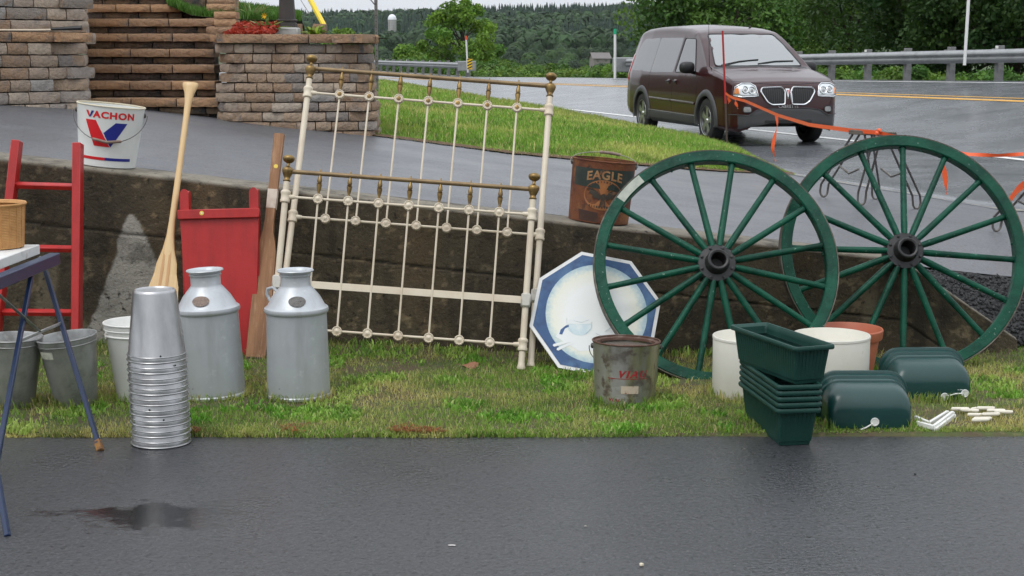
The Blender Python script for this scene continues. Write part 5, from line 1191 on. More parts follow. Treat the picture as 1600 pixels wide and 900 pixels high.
# woven basket
p = gz(-9, 386, zt + .076); ba = thing('woven_basket', 'tan woven basket with a flared rim on the white board', 'basket', T(p.x, p.y, zt + .0775))
pf = []
for k in range(53):
    z = .19 * k / 52; pf.append((.131 + .012 * z / .19 + (.0016 if k % 2 else 0), z))
MB().lathe([(0, .001), (.131, .001)] + pf, 90).build('body', MT['wicker'], ba, 20)
MB().lathe([(.140, .185), (.150, .192), (.153, .199), (.150, .205), (.143, .203), (.136, .19)], 60).build('rim', MT['wicker'], ba, 40)
for k in range(22): a = 2 * math.pi * k / 22; MB().tube([(.132 * math.sin(a), -.132 * math.cos(a), .002), (.1445 * math.sin(a), -.1445 * math.cos(a), .19)], .0022, 5).build('stake', MT['wicker'], ba)
# ================================================================== MINIVAN ON THE SHOULDER
rear = Vector((-.235, .972, 0)).normalized(); rgt = Vector((rear.y, -rear.x, 0))
VC = Vector((3.83, 23.75, .31)); van = thing('parked_minivan', 'dark maroon minivan with a split chrome grille parked on the road shoulder', 'minivan', frame(VC, rgt, rear, (0, 0, 1)))
MT['maroon'] = mat('maroon_metallic', (.034, .005, .0065), .3, .0, coat=.55, spec=.25)
MT['clad'] = mat('grey_cladding', (.055, .056, .058), .5)
MT['glassdark'] = mat('tinted_glass', (.012, .014, .015), .04, spec=1.0); MT['glassdark'].node_tree.nodes['Principled BSDF'].inputs['IOR'].default_value = 2.3
MT['glass'] = mat('windscreen_glass', (.06, .075, .075), .04, spec=1.0, coat=1.0); MT['glass'].node_tree.nodes['Principled BSDF'].inputs['IOR'].default_value = 2.1
MT['chrome'] = mat('chrome', (.72, .73, .74), .12, 1.0); MT['lens'] = mat('headlight_lens', (.62, .65, .67), .08, .55, coat=1.0)
MT['amber'] = mat('amber_lens', (.75, .22, .015), .15, coat=1.0); MT['taillens'] = mat('red_lens', (.5, .012, .012), .15, coat=1.0)
MT['alloy'] = mat('alloy_wheel', (.52, .53, .54), .3, .85); MT['vblack'] = mat('black_trim', (.012, .012, .013), .45)
YT = [(-1.02, .50), (-1.01, .62), (-.985, .76), (-.95, .86), (-.88, .925), (-.7, .985), (-.35, 1.055), (.0, 1.115), (.12, 1.15), (.3, 1.275), (.55, 1.44), (.8, 1.585), (1.0, 1.675), (1.15, 1.715), (1.5, 1.755), (2.2, 1.79), (3.0, 1.79), (3.6, 1.765), (3.9, 1.72), (4.02, 1.66), (4.10, 1.50), (4.17, 1.2), (4.2, .9), (4.21, .6), (4.2, .45)]
YW = [(-1.02, .60), (-1.0, .68), (-.95, .755), (-.85, .825), (-.65, .88), (-.3, .907), (.5, .915), (3.2, .915), (3.8, .89), (4.1, .84), (4.21, .78)]
YB = [(-1.02, .34), (-1.0, .26), (-.9, .21), (-.5, .22), (0, .23), (3.3, .23), (4.0, .30), (4.21, .42)]
ip = lambda tab, y: float(np.interp(y, [a for a, b in tab], [b for a, b in tab]))
def half_w(y, z):
    W_ = ip(YW, y); bl = 1.03
    if z > bl: return W_ - .035 - (z - bl) * .33
    k = (z - .60) / .45; return W_ - .035 * min(1, k * k if z > .6 else (k * .8) ** 2)
ys_ = sorted(set(list(np.linspace(-1.02, -.8, 16)) + list(np.linspace(-.8, 3.8, 116)) + list(np.linspace(3.8, 4.21, 18))))
NS, NC, NT_ = 24, 6, 8
secs = []
for y in ys_:
    Tz, B = ip(YT, y), ip(YB, y); rc = (.045 if .05 < y < 1.1 else .09) if Tz > 1.1 else min(.07, (Tz - B) * .4)
    pts = []
    for k in range(NS):
        z = B + (Tz - rc - B) * k / (NS - 1); x = half_w(y, z) - (.06 * (1 - min(1, (z - B) / .08)) ** 2); pts.append((x, z))
    xe, ze = pts[-1]
    for k in range(1, NC + 1):
        a = math.pi / 2 * k / NC; pts.append((xe - rc * (1 - math.cos(a)) * 1.0, ze + rc * math.sin(a)))
    x2 = pts[-1][0]; cr = .035 if Tz > 1.1 else .025
    for k in range(1, NT_ + 1):
        u = 1 - k / NT_; pts.append((x2 * u, Tz + cr * (1 - u * u)))
    secs.append(pts)
npt = len(secs[0]); vs = []; fs = []
for y, pts in zip(ys_, secs):
    row = [(-x, y, z) for x, z in pts] + [(x, y, z) for x, z in pts[-2::-1]]; vs += row
m_ = 2 * npt - 1; AX = (0.0, 3.08); WR = .345
arch_r = .405
for k in range(len(ys_) - 1):
    for i in range(m_ - 1):
        q = [k * m_ + i, k * m_ + i + 1, (k + 1) * m_ + i + 1, (k + 1) * m_ + i]; c = sum((Vector(vs[j]) for j in q), Vector()) / 4
        if abs(c.x) > .45 and any((c.y - a) ** 2 + (c.z - .35) ** 2 < arch_r ** 2 for a in AX): continue
        fs.append(q[::-1])
fs.append(list(range(m_))); fs.append([(len(ys_) - 1) * m_ + i for i in range(m_)][::-1])
body = MB().add(vs, fs).build('body', MT['maroon'], van, 38)
bvh = BVHTree.FromPolygons([Vector(v) for v in vs], fs)
def proj(p, axis, off):
    """p: 2-D point on the silhouette plane; axis 'f' front (x,z), 'l' left side (y,z), 'r' right side"""
    if axis == 'f': o, d = Vector((p[0], -3, p[1])), Vector((0, 1, 0))
    elif axis == 'b': o, d = Vector((p[0], 7, p[1])), Vector((0, -1, 0))
    elif axis == 'l': o, d = Vector((-3, p[0], p[1])), Vector((1, 0, 0))
    elif axis == 't': o, d = Vector((p[0], p[1], 4)), Vector((0, 0, -1))
    else: o, d = Vector((3, p[0], p[1])), Vector((-1, 0, 0))
    h, n, _, _ = bvh.ray_cast(o, d)
    if h is None: return None
    if n.dot(d) > 0: n = -n
    return h + n * off
def patch(name, poly, axis, m, off=.004, parent=None, sub=6, rings=6):
    """a piece of trim that follows the body surface: star-shaped outline, filled by rings towards its centre"""
    P = []
    for a, b in zip(poly, poly[1:] + poly[:1]):
        for k in range(sub): P.append((a[0] + (b[0] - a[0]) * k / sub, a[1] + (b[1] - a[1]) * k / sub))
    c = (sum(p[0] for p in P) / len(P), sum(p[1] for p in P) / len(P)); n = len(P); vs_p = []; fs_p = []; last = None
    for r in range(rings):
        s = 1 - r / rings
        for p in P:
            q = None; s2 = s
            while q is None and s2 > .02:
                q = proj((c[0] + (p[0] - c[0]) * s2, c[1] + (p[1] - c[1]) * s2), axis, off if r else off * .2); s2 -= .02
            vs_p.append(q)
    vs_p.append(proj(c, axis, off)); 
    for r in range(rings - 1):
        for i in range(n): j = (i + 1) % n; fs_p.append((r * n + i, r * n + j, (r + 1) * n + j, (r + 1) * n + i))
    for i in range(n): fs_p.append(((rings - 1) * n + i, (rings - 1) * n + (i + 1) % n, rings * n))
    b = MB().add(vs_p, fs_p); return b.build(name, m, parent or van, 50)
def trace(name, pts, axis, r, m, off=.002, parent=None, closed=False, sub=6, flat=1.0):
    P = []
    seg = list(zip(pts, pts[1:] + (pts[:1] if closed else [])))
    if not closed: seg = seg[:len(pts) - 1]
    for a, b in seg:
        for k in range(sub): P.append((a[0] + (b[0] - a[0]) * k / sub, a[1] + (b[1] - a[1]) * k / sub))
    if not closed: P.append(pts[-1])
    Q = [proj(p, axis, off) for p in P]; Q = [q for q in Q if q is not None]
    if len(Q) < 2: return None
    return MB().tube(Q, r, 6, None, closed, flat).build(name, m, parent or van, 60)
def rounded(poly, r=.03, n=4):
    out = []; N = len(poly)
    for i in range(N):
        a, b, c = Vector(poly[i - 1]), Vector(poly[i]), Vector(poly[(i + 1) % N]); d1 = (a - b); d2 = (c - b); rr = min(r, d1.length * .45, d2.length * .45); p1 = b + d1.normalized() * rr; p2 = b + d2.normalized() * rr
        for k in range(n + 1):
            u = k / n; q = p1 * (1 - u) ** 2 + b * 2 * u * (1 - u) + p2 * u * u; out.append((q.x, q.y))
    return out
# glass
wpoly = rounded([(-.715, 1.165), (.715, 1.165), (.555, 1.655), (-.555, 1.655)], .05)
ws = patch('windscreen', wpoly, 'f', MT['glass'], .004, None, 3, 8); trace('windscreen_seal', wpoly, 'f', .009, MT['vblack'], .003, ws, True, 2)
for ax_, s in (('l', -1), ('r', 1)):
    fw = rounded([(.58, 1.075), (1.50, 1.055), (1.50, 1.60), (1.02, 1.585)], .05)
    g1 = patch('front_door_window', fw, ax_, MT['glassdark'], .004, None, 3, 8); trace('window_seal', fw, ax_, .007, MT['vblack'], .003, g1, True, 2)
    rw = rounded([(1.60, 1.055), (2.72, 1.045), (2.72, 1.61), (1.60, 1.605)], .05); g2 = patch('sliding_door_window', rw, ax_, MT['glassdark'], .004, None, 3, 8)
    qw = rounded([(2.735, 1.045), (3.86, 1.07), (3.74, 1.50), (3.58, 1.60), (2.735, 1.61)], .05); g3 = patch('rear_quarter_window', qw, ax_, MT['glassdark'], .004, None, 3, 8)
    # door seams, mouldings, handles
    for line in ([(.42, .30), (.42, .98), (.55, 1.05)], [(1.55, .30), (1.55, 1.64)], [(2.73, 1.04), (2.72, .8)]): trace('door_seam', line, ax_, .004, MT['vblack'], -.001, None, False, 10)
    trace('side_moulding', [(.46, .585), (1.53, .60)], ax_, .016, MT['maroon'], .008, None, False, 12, 1.0); trace('side_moulding', [(1.57, .60), (2.62, .615)], ax_, .016, MT['maroon'], .008, None, False, 12)
    trace('moulding_highlight', [(.46, .605), (1.53, .62)], ax_, .005, MT['zinc'], .018, None, False, 12); trace('moulding_highlight', [(1.57, .62), (2.62, .635)], ax_, .005, MT['zinc'], .018, None, False, 12)  # highlight along the side mouldings, built as thin bright metal lines
    patch('sill_cladding', [(.44, .235), (2.66, .235), (2.66, .42), (.44, .40)], ax_, MT['clad'], .014, None, 14, 6)
    trace('sill_highlight', [(.44, .405), (2.66, .425)], ax_, .006, MT['zinc'], .014, None, False, 12)  # second door highlight, a bright metal line above the cladding
    for yy in (1.40, 1.72):
        h_ = patch('door_handle', rounded([(yy - .085, .86), (yy + .085, .865), (yy + .08, .945), (yy - .08, .94)], .04), ax_, MT['maroon'], .012, None, 2, 4)
        trace('grip', [(yy - .07, .905), (yy + .07, .91)], ax_, .014, MT['vblack'], .022, h_, False, 6)
    # mirror
    mz = Vector((s * 1.02, .55, 1.14)); mr_ = MB(); bmm = bmesh.new(); bmesh.ops.create_uvsphere(bmm, u_segments=20, v_segments=12, radius=1)
    for v in bmm.verts: v.co = Vector((v.co.x * .125, v.co.y * (.085 if v.co.y < 0 else .03), v.co.z * .092)); v.co = Vector((math.copysign(abs(v.co.x / .125) ** .7, v.co.x) * .125, v.co.y, math.copysign(abs(v.co.z / .092) ** .7, v.co.z) * .092))
    bmm.verts.index_update(); mr_.add([v.co + mz for v in bmm.verts], [[v.index for v in f.verts] for f in bmm.faces]); bmm.free()
    mr_.bar(mz + Vector((-s * .05, .02, -.06)), Vector((s * .84, .62, 1.05)), .05, .06, (0, 1, 0)); mo = mr_.build('door_mirror', MT['vblack'], van, 60)
    # wheels, arches
    for a in AX:
        wh = bpy.data.objects.new('wheel', None); COL.objects.link(wh); wh.parent = van; wh.matrix_basis = T(s * .80, a, .345) @ RZ(90 if s > 0 else -90) @ (RZ(0))
        Mx = RX(90)       # axle along local -Y = outwards
        MB().lathe([(.205, .10), (.29, .105), (.325, .095), (.343, .07), (.345, .05), (.345, -.05), (.343, -.07), (.325, -.095), (.29, -.105), (.215, -.095)], 48, Mx).build('tyre', MT['rubber'], wh, 35)
        MB().lathe([(.216, .101), (.222, .105), (.224, .098), (.205, .088), (.198, .05), (.19, -.08)], 40, Mx).build('rim', MT['alloy'], wh, 35)
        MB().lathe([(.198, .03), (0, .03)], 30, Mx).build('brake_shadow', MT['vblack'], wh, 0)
        for k in range(5):
            an = R(72 * k + 10); d = Vector((math.sin(an), 0, math.cos(an))); sd_ = Vector((math.cos(an), 0, -math.sin(an))); sp_ = MB(); pv = []
            for r_, hw_, yo in ((.03, .045, -.082), (.10, .040, -.088), (.17, .050, -.088), (.212, .070, -.094)): pv += [d * r_ + sd_ * hw_ + Vector((0, yo, 0)), d * r_ - sd_ * hw_ + Vector((0, yo, 0)), d * r_ - sd_ * hw_ * .8 + Vector((0, yo + .05, 0)), d * r_ + sd_ * hw_ * .8 + Vector((0, yo + .05, 0))]
            ff = []
            for j in range(3):
                for i in range(4): i2 = (i + 1) % 4; ff.append((4 * j + i, 4 * j + i2, 4 * j + 4 + i2, 4 * j + 4 + i))
            sp_.add(pv, ff).build('spoke', MT['alloy'], wh, 30)
        MB().lathe([(.0, .097), (.03, .096), (.036, .088), (.038, .06)], 20, Mx).build('hub_cap', MT['alloy'], wh, 35)
        # wheel well and flared arch
        ar = MB(); pts_in = []; 
        for k in range(25):
            an = R(-28 + 236 * k / 24); yy, zz = a - math.cos(an) * arch_r, .35 + math.sin(an) * arch_r
            zz = max(zz, .27); pts_in.append((yy, zz))
        n2 = len(pts_in); vv_ = []
        for (yy, zz) in pts_in:
            wx = half_w(yy, max(zz, .3)) ; dy, dz = (yy - a) / arch_r, (zz - .35) / arch_r
            for rr_, xo in ((-.035, wx - .05), (-.035, wx + .018), (-.01, wx + .026), (.045, wx + .018), (.062, wx - .004)): vv_.append((s * xo, yy + dy * rr_, zz + dz * rr_))
        ff = [(5 * k + i, 5 * k + i + 1, 5 * k + 6 + i, 5 * k + 5 + i) for k in range(n2 - 1) for i in range(4)]
        ar.add(vv_, ff); ar.build('wheel_arch', MT['clad'], van, 50)
        wl_ = MB(); vv_ = []
        for (yy, zz) in pts_in: vv_ += [(s * .9, yy, zz), (s * .42, yy, zz)]
        wl_.add(vv_, [(2 * k, 2 * k + 1, 2 * k + 3, 2 * k + 2) for k in range(n2 - 1)]); c0 = len(vv_)
        wl_.add([(s * .42, yy, zz) for yy, zz in pts_in], [list(range(n2))]); wl_.build('wheel_well', MT['vblack'], van, 0)
    # headlights
    hl = [(s * .47, .735), (s * .50, .875), (s * .56, .915), (s * .70, .915), (s * .785, .87), (s * .80, .745), (s * .72, .725)]
    h_ = patch('headlight', hl, 'f', MT['lens'], .012, None, 4, 6); trace('headlight_surround', hl, 'f', .009, MT['chrome'], .012, h_, True, 4)
    for cx_, cz_, r_ in ((s * .565, .815, .052), (s * .665, .825, .045)):
        c = [(cx_ + r_ * math.cos(q), cz_ + r_ * math.sin(q)) for q in np.linspace(0, 2 * math.pi, 17)[:-1]]; trace('bulb_ring', c, 'f', .008, MT['chrome'], .016, h_, True, 2)
        patch('bulb_bowl', [(cx_ + (p[0] - cx_) * .7, cz_ + (p[1] - cz_) * .7) for p in c], 'f', MT['galv'], .015, h_, 1, 3)
    patch('turn_signal', [(s * .742, .765), (s * .748, .86), (s * .79, .85), (s * .797, .765)], 'f', MT['amber'], .02, h_, 3, 4)
    # fog lamps
    c = rounded([(s * .575, .50), (s * .575, .59), (s * .70, .59), (s * .70, .50)], .04); f_ = patch('fog_lamp', c, 'f', MT['galv'], .008, None, 2, 5); trace('fog_lamp_ring', c, 'f', .008, MT['vblack'], .006, f_, True, 1)
    # grille halves
    gp_ = rounded([(s * .055, .615), (s * .045, .80), (s * .09, .865), (s * .40, .855), (s * .43, .80), (s * .34, .66), (s * .26, .61)], .03)
    g_ = patch('grille_mesh', gp_, 'f', MT['vblack'], .006, None, 2, 6); trace('chrome_surround', gp_, 'f', .0165, MT['chrome'], .010, g_, True, 1)
    for k in range(9):
        x = s * (.085 + .034 * k); zlo = .63 if k < 5 else .63 + (k - 4) * .03
        trace('grille_bar', [(x, zlo), (x, .85)], 'f', .003, MT['clad'], .011, g_, False, 3)
    patch('tail_lamp', [(4.02, .86), (4.19, .86), (4.12, 1.35), (4.00, 1.35)], ax_, MT['taillens'], .01, None, 4, 5)
# bumper cladding with its raised centre, lower intake, emblem, badge, bonnet seam
bp = [(-.83, .24), (.83, .24), (.84, .47), (.62, .46), (.50, .535), (.30, .56), (-.30, .56), (-.50, .535), (-.62, .46), (-.84, .47)]
bc = patch('bumper_cladding', bp, 'f', MT['clad'], .014, None, 6, 8); trace('bumper_edge', bp[2:], 'f', .006, MT['zinc'] if False else MT['clad'], .016, bc, False, 5)
patch('lower_intake', rounded([(-.45, .285), (.45, .285), (.42, .40), (-.42, .40)], .03), 'f', MT['vblack'], .02, bc, 3, 5)
em = [(-.034, .845), (.034, .845), (.008, .70), (0, .685), (-.008, .70)]; e_ = patch('emblem', em, 'f', MT['chrome'], .012, None, 2, 3); patch('emblem_centre', [(-.018, .83), (.018, .83), (.0, .735)], 'f', mat('emblem_red', (.5, .02, .02), .3), .016, e_, 2, 3)
vt, ft = text_geo('CABRETTE', .062, .001, 0, 1.1); vt2 = [proj((v.x, v.y + .567), 'f', .009) for v in vt]; MB().add(vt2, ft).build('badge_lettering', MT['galv'], van, 0)
trace('bonnet_seam', [(-.80, .952), (-.46, .925), (-.2, .905), (.2, .905), (.46, .925), (.80, .952)], 'f', .005, MT['vblack'], -.001, None, False, 8)
for s in (-1, 1): trace('bonnet_side_seam', [(s * .79, -.80), (s * .80, -.3), (s * .80, .1)], 't', .004, MT['vblack'], .0, None, False, 8)
for x0, x1 in ((-.62, .02), (-.02, .60)):
    trace('wiper', [(x0, .13), ((x0 + x1) / 2, .19), (x1, .22)], 't', .008, MT['vblack'], .012, None, False, 6)
patch('cowl', [(-.76, .02), (.76, .02), (.76, .11), (-.76, .11)], 't', MT['vblack'], .004, None, 6, 3)
a_ = proj((-.80, .05), 't', 0); MB().tube([a_, a_ + Vector((-.04, .0, .03)), a_ + Vector((-.06, .02, .78))], [.009, .006, .0022], 6).build('aerial', MT['vblack'], van)
a_ = proj((.38, 1.45), 't', 0); MB().tube([a_, a_ + Vector((0, .03, .035)), a_ + Vector((0, .0, .10))], [.02, .012, .003], 8).build('roof_antenna', MT['vblack'], van)
MB().box((0, 1.75, .30), (1.4, 4.0, .1)).build('underbody', MT['vblack'], van, 0)

# ---- marker stake, barrier tape and steel trestles on the driveway
sk = gz(1137, 243, .42); top = at(1129, 48, sk.y)
stake = thing('marker_stake', 'thin stake painted red at the top, standing before the van', 'stake', T(sk)); v = top - sk
MB().tube([(0, 0, -.1), v * .42], .012, 8).build('lower_stake', mat('dark_stake', (.07, .05, .04), .7), stake); MB().tube([v * .42, v], .0125, 8).build('red_top', mat('stake_red', (.42, .02, .02), .5), stake)
def tape_mesh(pts, w_, tw=None):
    vs = []; n = len(pts)
    for k, p in enumerate(pts):
        a = (tw[k] if tw else 90); d = Vector((0, math.cos(R(a)), math.sin(R(a)))) * w_ / 2; vs += [Vector(p) - d, Vector(p) + d]
    return MB().add(vs, [(2 * k, 2 * k + 1, 2 * k + 3, 2 * k + 2) for k in range(n - 1)])
def curve_pts(px_list, n=40):
    """smooth run of the tape through (x, y, depth) stations"""
    q = np.array([list(at(x, y, Y)) for x, y, Y in px_list]); d = np.concatenate([[0], np.cumsum(np.linalg.norm(np.diff(q, axis=0), axis=1))]); u = np.linspace(0, d[-1], n)
    return [Vector([float(np.interp(uu, d, q[:, k])) for k in range(3)]) for uu in u]
yS = sk.y
tp = thing('barrier_tape', 'orange barrier ribbon strung from the stake to the steel trestles', 'tape', T(0, 0, 0))
run1 = curve_pts([(1134, 146, yS - .05), (1142, 152, yS - .3), (1165, 158, yS - 1), (1215, 180, yS - 3.2), (1265, 195, yS - 5.5), (1330, 204, 12.35), (1372, 207, 12.1)])
tape_mesh(run1, .034, [90 + 18 * math.sin(k * .35) for k in range(40)]).build('ribbon', MT['orange'], tp, 60)
run2 = curve_pts([(1372, 207, 12.1), (1425, 219, 11.9), (1470, 232, 11.8), (1510, 241, 11.7), (1560, 243, 11.6), (1640, 238, 11.5)])
tape_mesh(run2, .028, [90 + 30 * math.sin(k * .5) for k in range(40)]).build('ribbon', MT['orange'], tp, 60)
for pts in ([(1135, 146, yS - .06), (1140, 158, yS - .06), (1138, 162, yS - .05)], [(1148, 152, yS - .3), (1150, 162, yS - .32), (1153, 170, yS - .33)], [(1213, 180, yS - 3.1), (1215, 195, yS - 3.1), (1210, 215, yS - 3.1), (1207, 232, yS - 3.1), (1212, 252, yS - 3.1)],
            [(1467, 233, 11.78), (1474, 252, 11.78), (1477, 278, 11.78), (1479, 304, 11.78)], [(1370, 205, 12.08), (1371, 220, 12.06), (1369, 231, 12.05)]):
    tape_mesh(curve_pts(pts, 14), .055, None)
    P_ = curve_pts(pts, 14); vs = []
    for k, q in enumerate(P_): vs += [q - Vector((.018 * math.cos(k * .4), .01, 0)), q + Vector((.018 * math.cos(k * .4), .01, 0))]
    MB().add(vs, [(2 * k, 2 * k + 1, 2 * k + 3, 2 * k + 2) for k in range(13)]).build('tape_tail', MT['orange'], tp, 60)
for x, y in ((1372, 206),):
    c = at(x, y, 12.07); MB().lathe([(.008, -.03), (.018, -.015), (.014, .0), (.022, .012), (.008, .03), (.0, .02)], 7, T(c) @ RY(35)).build('knot', MT['orange'], tp, 30)
def hairpin(p_top_a, p_top_b, foot, r=.011):
    f = Vector(foot); a, b = Vector(p_top_a), Vector(p_top_b); pts = [a]; wd_ = .032; s_ = (b - a).normalized() if (b - a).length > .01 else Vector((1, 0, 0))
    pts += [a + (f + Vector((-wd_, 0, .10)) - a) * .97]
    for k in range(7): q = math.pi * k / 6; pts.append(f + Vector((-wd_ * math.cos(q), 0, .055 - .05 * math.sin(q))))
    pts += [b + (f + Vector((wd_, 0, .10)) - b) * .97, b]; return pts
zdv = lambda x, y: on_h(x, y, zd)
def steel_trestle(lab, tl, tr_, feet, m_top):
    t = thing('steel_trestle', lab, 'trestle', T(feet[0]), 'steel trestles holding the tape'); o = Vector(feet[0]); tl, tr_ = Vector(tl), Vector(tr_)
    MB().bar(tl - o, tr_ - o, .07, .035, (0, 0, 1), None, .004).build('top_board', m_top, t)
    L_ = tr_ - tl
    for k, f in enumerate(feet):
        u = (.12, .62, .40, .88)[k]; c = tl + L_ * u; MB().tube([q - o for q in hairpin(c + Vector((-.025, 0, -.02)), c + Vector((.03, 0, -.02)), f)], .0095, 8).build('leg', MT['darksteel'], t)
    for (i, j) in ((0, 1), (2, 3)):
        a = Vector(feet[i]) * .5 + (tl + L_ * (.13 if i == 0 else .83)) * .5; b = Vector(feet[j]) * .5 + (tl + L_ * (.13 if i == 0 else .83)) * .5
        m__ = (a + b) / 2 - Vector((0, 0, .05)); MB().tube([a - o, m__ - o, b - o], .009, 6).build('brace', MT['darksteel'], t)
    return t
MT['oldboard'] = mat('grey_board', (.13, .11, .09), .8, var=[((.07, .055, .045), 14, .45, .7)])
f_ = [zdv(1287, 308), zdv(1346, 321), zdv(1368, 312), zdv(1432, 327)]
steel_trestle('tube-legged trestle holding orange tape, seen through the right wheel', at(1329, 206, 12.35), at(1398, 210, 12.1), f_, MT['oldboard'])
f_ = [zdv(1557, 362), zdv(1660, 372), zdv(1640, 350), zdv(1740, 360)]
steel_trestle('tube-legged trestle with orange tape cut off by the right edge', at(1612, 262, 10.9), at(1720, 268, 10.6), f_, MT['oldboard'])
P_ = curve_pts([(1625, 268, 10.85), (1590, 296, 10.7), (1568, 326, 10.65)], 14)
tape_mesh(P_, .06, None).build('ribbon', MT['orange'], tp, 60)
# ================================================================== ACROSS THE ROAD
MT['railsteel'] = mat('galvanized_rail', (.36, .37, .375), .5, .6, var=[((.27, .28, .28), 3, .45, .7), ((.44, .45, .45), 14, .55, .75)])
MT['railpost'] = mat('weathered_post', (.22, .22, .22), .75, .2, var=[((.15, .15, .15), 9, .45, .7)])
def guardrail(label, t0, t1, s=9.0, post=2.0, hgt=.72, refl=True):
    g = thing('guardrail', label, 'guardrail', T(road_pt(s, t0))); o = road_pt(s, t0)
    prof = [(-.155, .0), (-.135, .012), (-.115, .04), (-.085, .075), (-.05, .075), (-.02, .03), (0, .012), (.02, .03), (.05, .075), (.085, .075), (.115, .04), (.135, .012), (.155, 0)]
    n = max(2, int((t1 - t0) / 2)); vs = []; fs = []; m = len(prof)
    for k in range(n + 1):
        p = road_pt(s, t0 + (t1 - t0) * k / n)
        for dz, dn in prof: vs.append(p - o + Vector((0, 0, hgt - .155 + dz)) - RN * dn)
    for k in range(n):
        for i in range(m - 1): fs.append((k * m + i, (k + 1) * m + i, (k + 1) * m + i + 1, k * m + i + 1))
    r = MB().add(vs, fs).build('rail', MT['railsteel'], g, 50)
    k = 0; t = t0 + .4; me_p = me_b = me_r = None; ang = math.atan2(RU.y, RU.x)
    while t < t1:
        p = road_pt(s, t) - o; M = T(p + RN * .20) @ Matrix.Rotation(ang, 4, 'Z')
        if me_p is None:
            a = MB().box((0, 0, .1), (.15, .16, 1.42), None, .008).build('post', MT['railpost'], g, 30); me_p = a.data
            b = MB().box((0, .11, hgt - .15), (.11, .14, .34), None, .006).build('spacer_block', MT['railpost'], g, 30); me_b = b.data
            b.parent = a; a.matrix_basis = M
        else:
            a = bpy.data.objects.new('post', me_p); COL.objects.link(a); a.parent = g; a.matrix_basis = M
            c = bpy.data.objects.new('spacer_block', me_b); COL.objects.link(c); c.parent = a
        if refl and k % 3 == 1:
            if me_r is None: c = MB().box((0, .08, hgt + .045), (.11, .02, .06), None, .004).build('reflector', MT['whiteplastic'], g, 30); me_r = c.data
            else: c = bpy.data.objects.new('reflector', me_r); COL.objects.link(c); c.parent = g
            c.matrix_basis = M
        t += post; k += 1
    return g
g1 = guardrail('long steel guardrail behind the van and along the right side of the road', -6, 38)
e = road_pt(9.0, 38.3); MB().box((0, 0, 0), (.75, .5, .55), T(e - road_pt(9.0, -6) + Vector((0, 0, .5))) @ RZ(15), .03).build('end_terminal', MT['railsteel'], g1, 30)
g2 = guardrail('far steel guardrail ending at the striped marker, left of the van', 61.5, 112)
MB().box((0, 0, 0), (.12, 1.0, .5), T(road_pt(9.0, 61.2) - road_pt(9.0, 61.5) + Vector((0, 0, .56))) @ RZ(70), .02).build('end_terminal', MT['railsteel'], g2, 30)
def delineator(px_b, px_t, Y, tipcol, lab, r=.035, tip=.12):
    b = at(px_b[0], px_b[1], Y); t = at(px_t[0], px_t[1], Y); d = thing('delineator_post', lab, 'post', T(b)); v = t - b
    MB().tube([(0, 0, -.3), v * (1 - tip)], r, 8).build('white_post', MT['whitepaint'], d); MB().tube([v * (1 - tip), v], r * 1.15, 8).build('coloured_tip', mat('tip', tipcol, .4), d)
    return d
delineator((731, 104), (728, 56), 79, (.75, .10, .03), 'white delineator post with an orange tip at the far guardrail end', .045, .13)
delineator((961, 110), (961, 45), 58, (.02, .42, .22), 'white delineator post with a green tip behind the van', .05, .13)
delineator((1508, 80), (1514, -10), 33.5, (.75, .12, .03), 'tall white delineator post with an orange tip above the right guardrail', .035, .09)
hz = at(734, 100, 78.5); hs_ = thing('hazard_marker', 'small yellow and black striped hazard marker at the rail end', 'sign', T(hz))
MB().box((0, 0, 0), (.26, .02, .55), None, .01).build('plate', mat('sign_yellow', (.75, .48, .02), .5), hs_)
for k in range(4):
    z = -.21 + .15 * k; pts = [(-.125, z - .06), (.125, z + .05), (.125, min(.265, z + .115)), (-.125, z + .005)]
    MB().add([(x, -.0125, max(-.265, zz)) for x, zz in pts], [(0, 1, 2, 3)]).build('black_stripe', MT['vblack'], hs_, 0)
MB().box((0, .03, -.5), (.06, .04, 1.2)).build('post', MT['railpost'], hs_)

# ---- trees
def leaf_cloud(rg, centres, radii, n, size, base, shade=.35, squash=.85, up_bias=.25):
    """n leaf sprays (bent quads) on and in a set of clumps: returns verts, faces, colours"""
    k = rg.integers(0, len(centres), n); C = centres[k]; Rr = radii[k]
    d = rg.normal(0, 1, (n, 3)); d /= np.linalg.norm(d, axis=1)[:, None]; rad = rg.uniform(.45, 1.08, n) ** .6
    P = C + d * (Rr * rad)[:, None] * np.array([1, 1, squash])
    nrm_ = d * .6 + rg.normal(0, .7, (n, 3)) + np.array([0, 0, up_bias]); nrm_ /= np.linalg.norm(nrm_, axis=1)[:, None]
    a = np.cross(nrm_, rg.normal(0, 1, (n, 3))); a /= np.linalg.norm(a, axis=1)[:, None]; b = np.cross(nrm_, a)
    s = size * rg.uniform(.55, 1.4, n)[:, None]; a = a * s; b = b * s * .62
    V = np.stack([P - a, P - b * .9 + nrm_ * s * .1, P + a, P + b * .9 + nrm_ * s * .1], 1).reshape(-1, 3); F = np.arange(4 * n).reshape(-1, 4)
    tone = rg.uniform(.75, 1.25, len(centres))[k] * rg.uniform(.75, 1.25, n)
    yel = rg.uniform(0, 1, len(centres))[k]
    col = np.asarray(base)[None, :] * tone[:, None] * (1 + np.outer(yel - .5, np.array([.5, .2, -.2])))
    return V, F, np.repeat(col, 4, 0)
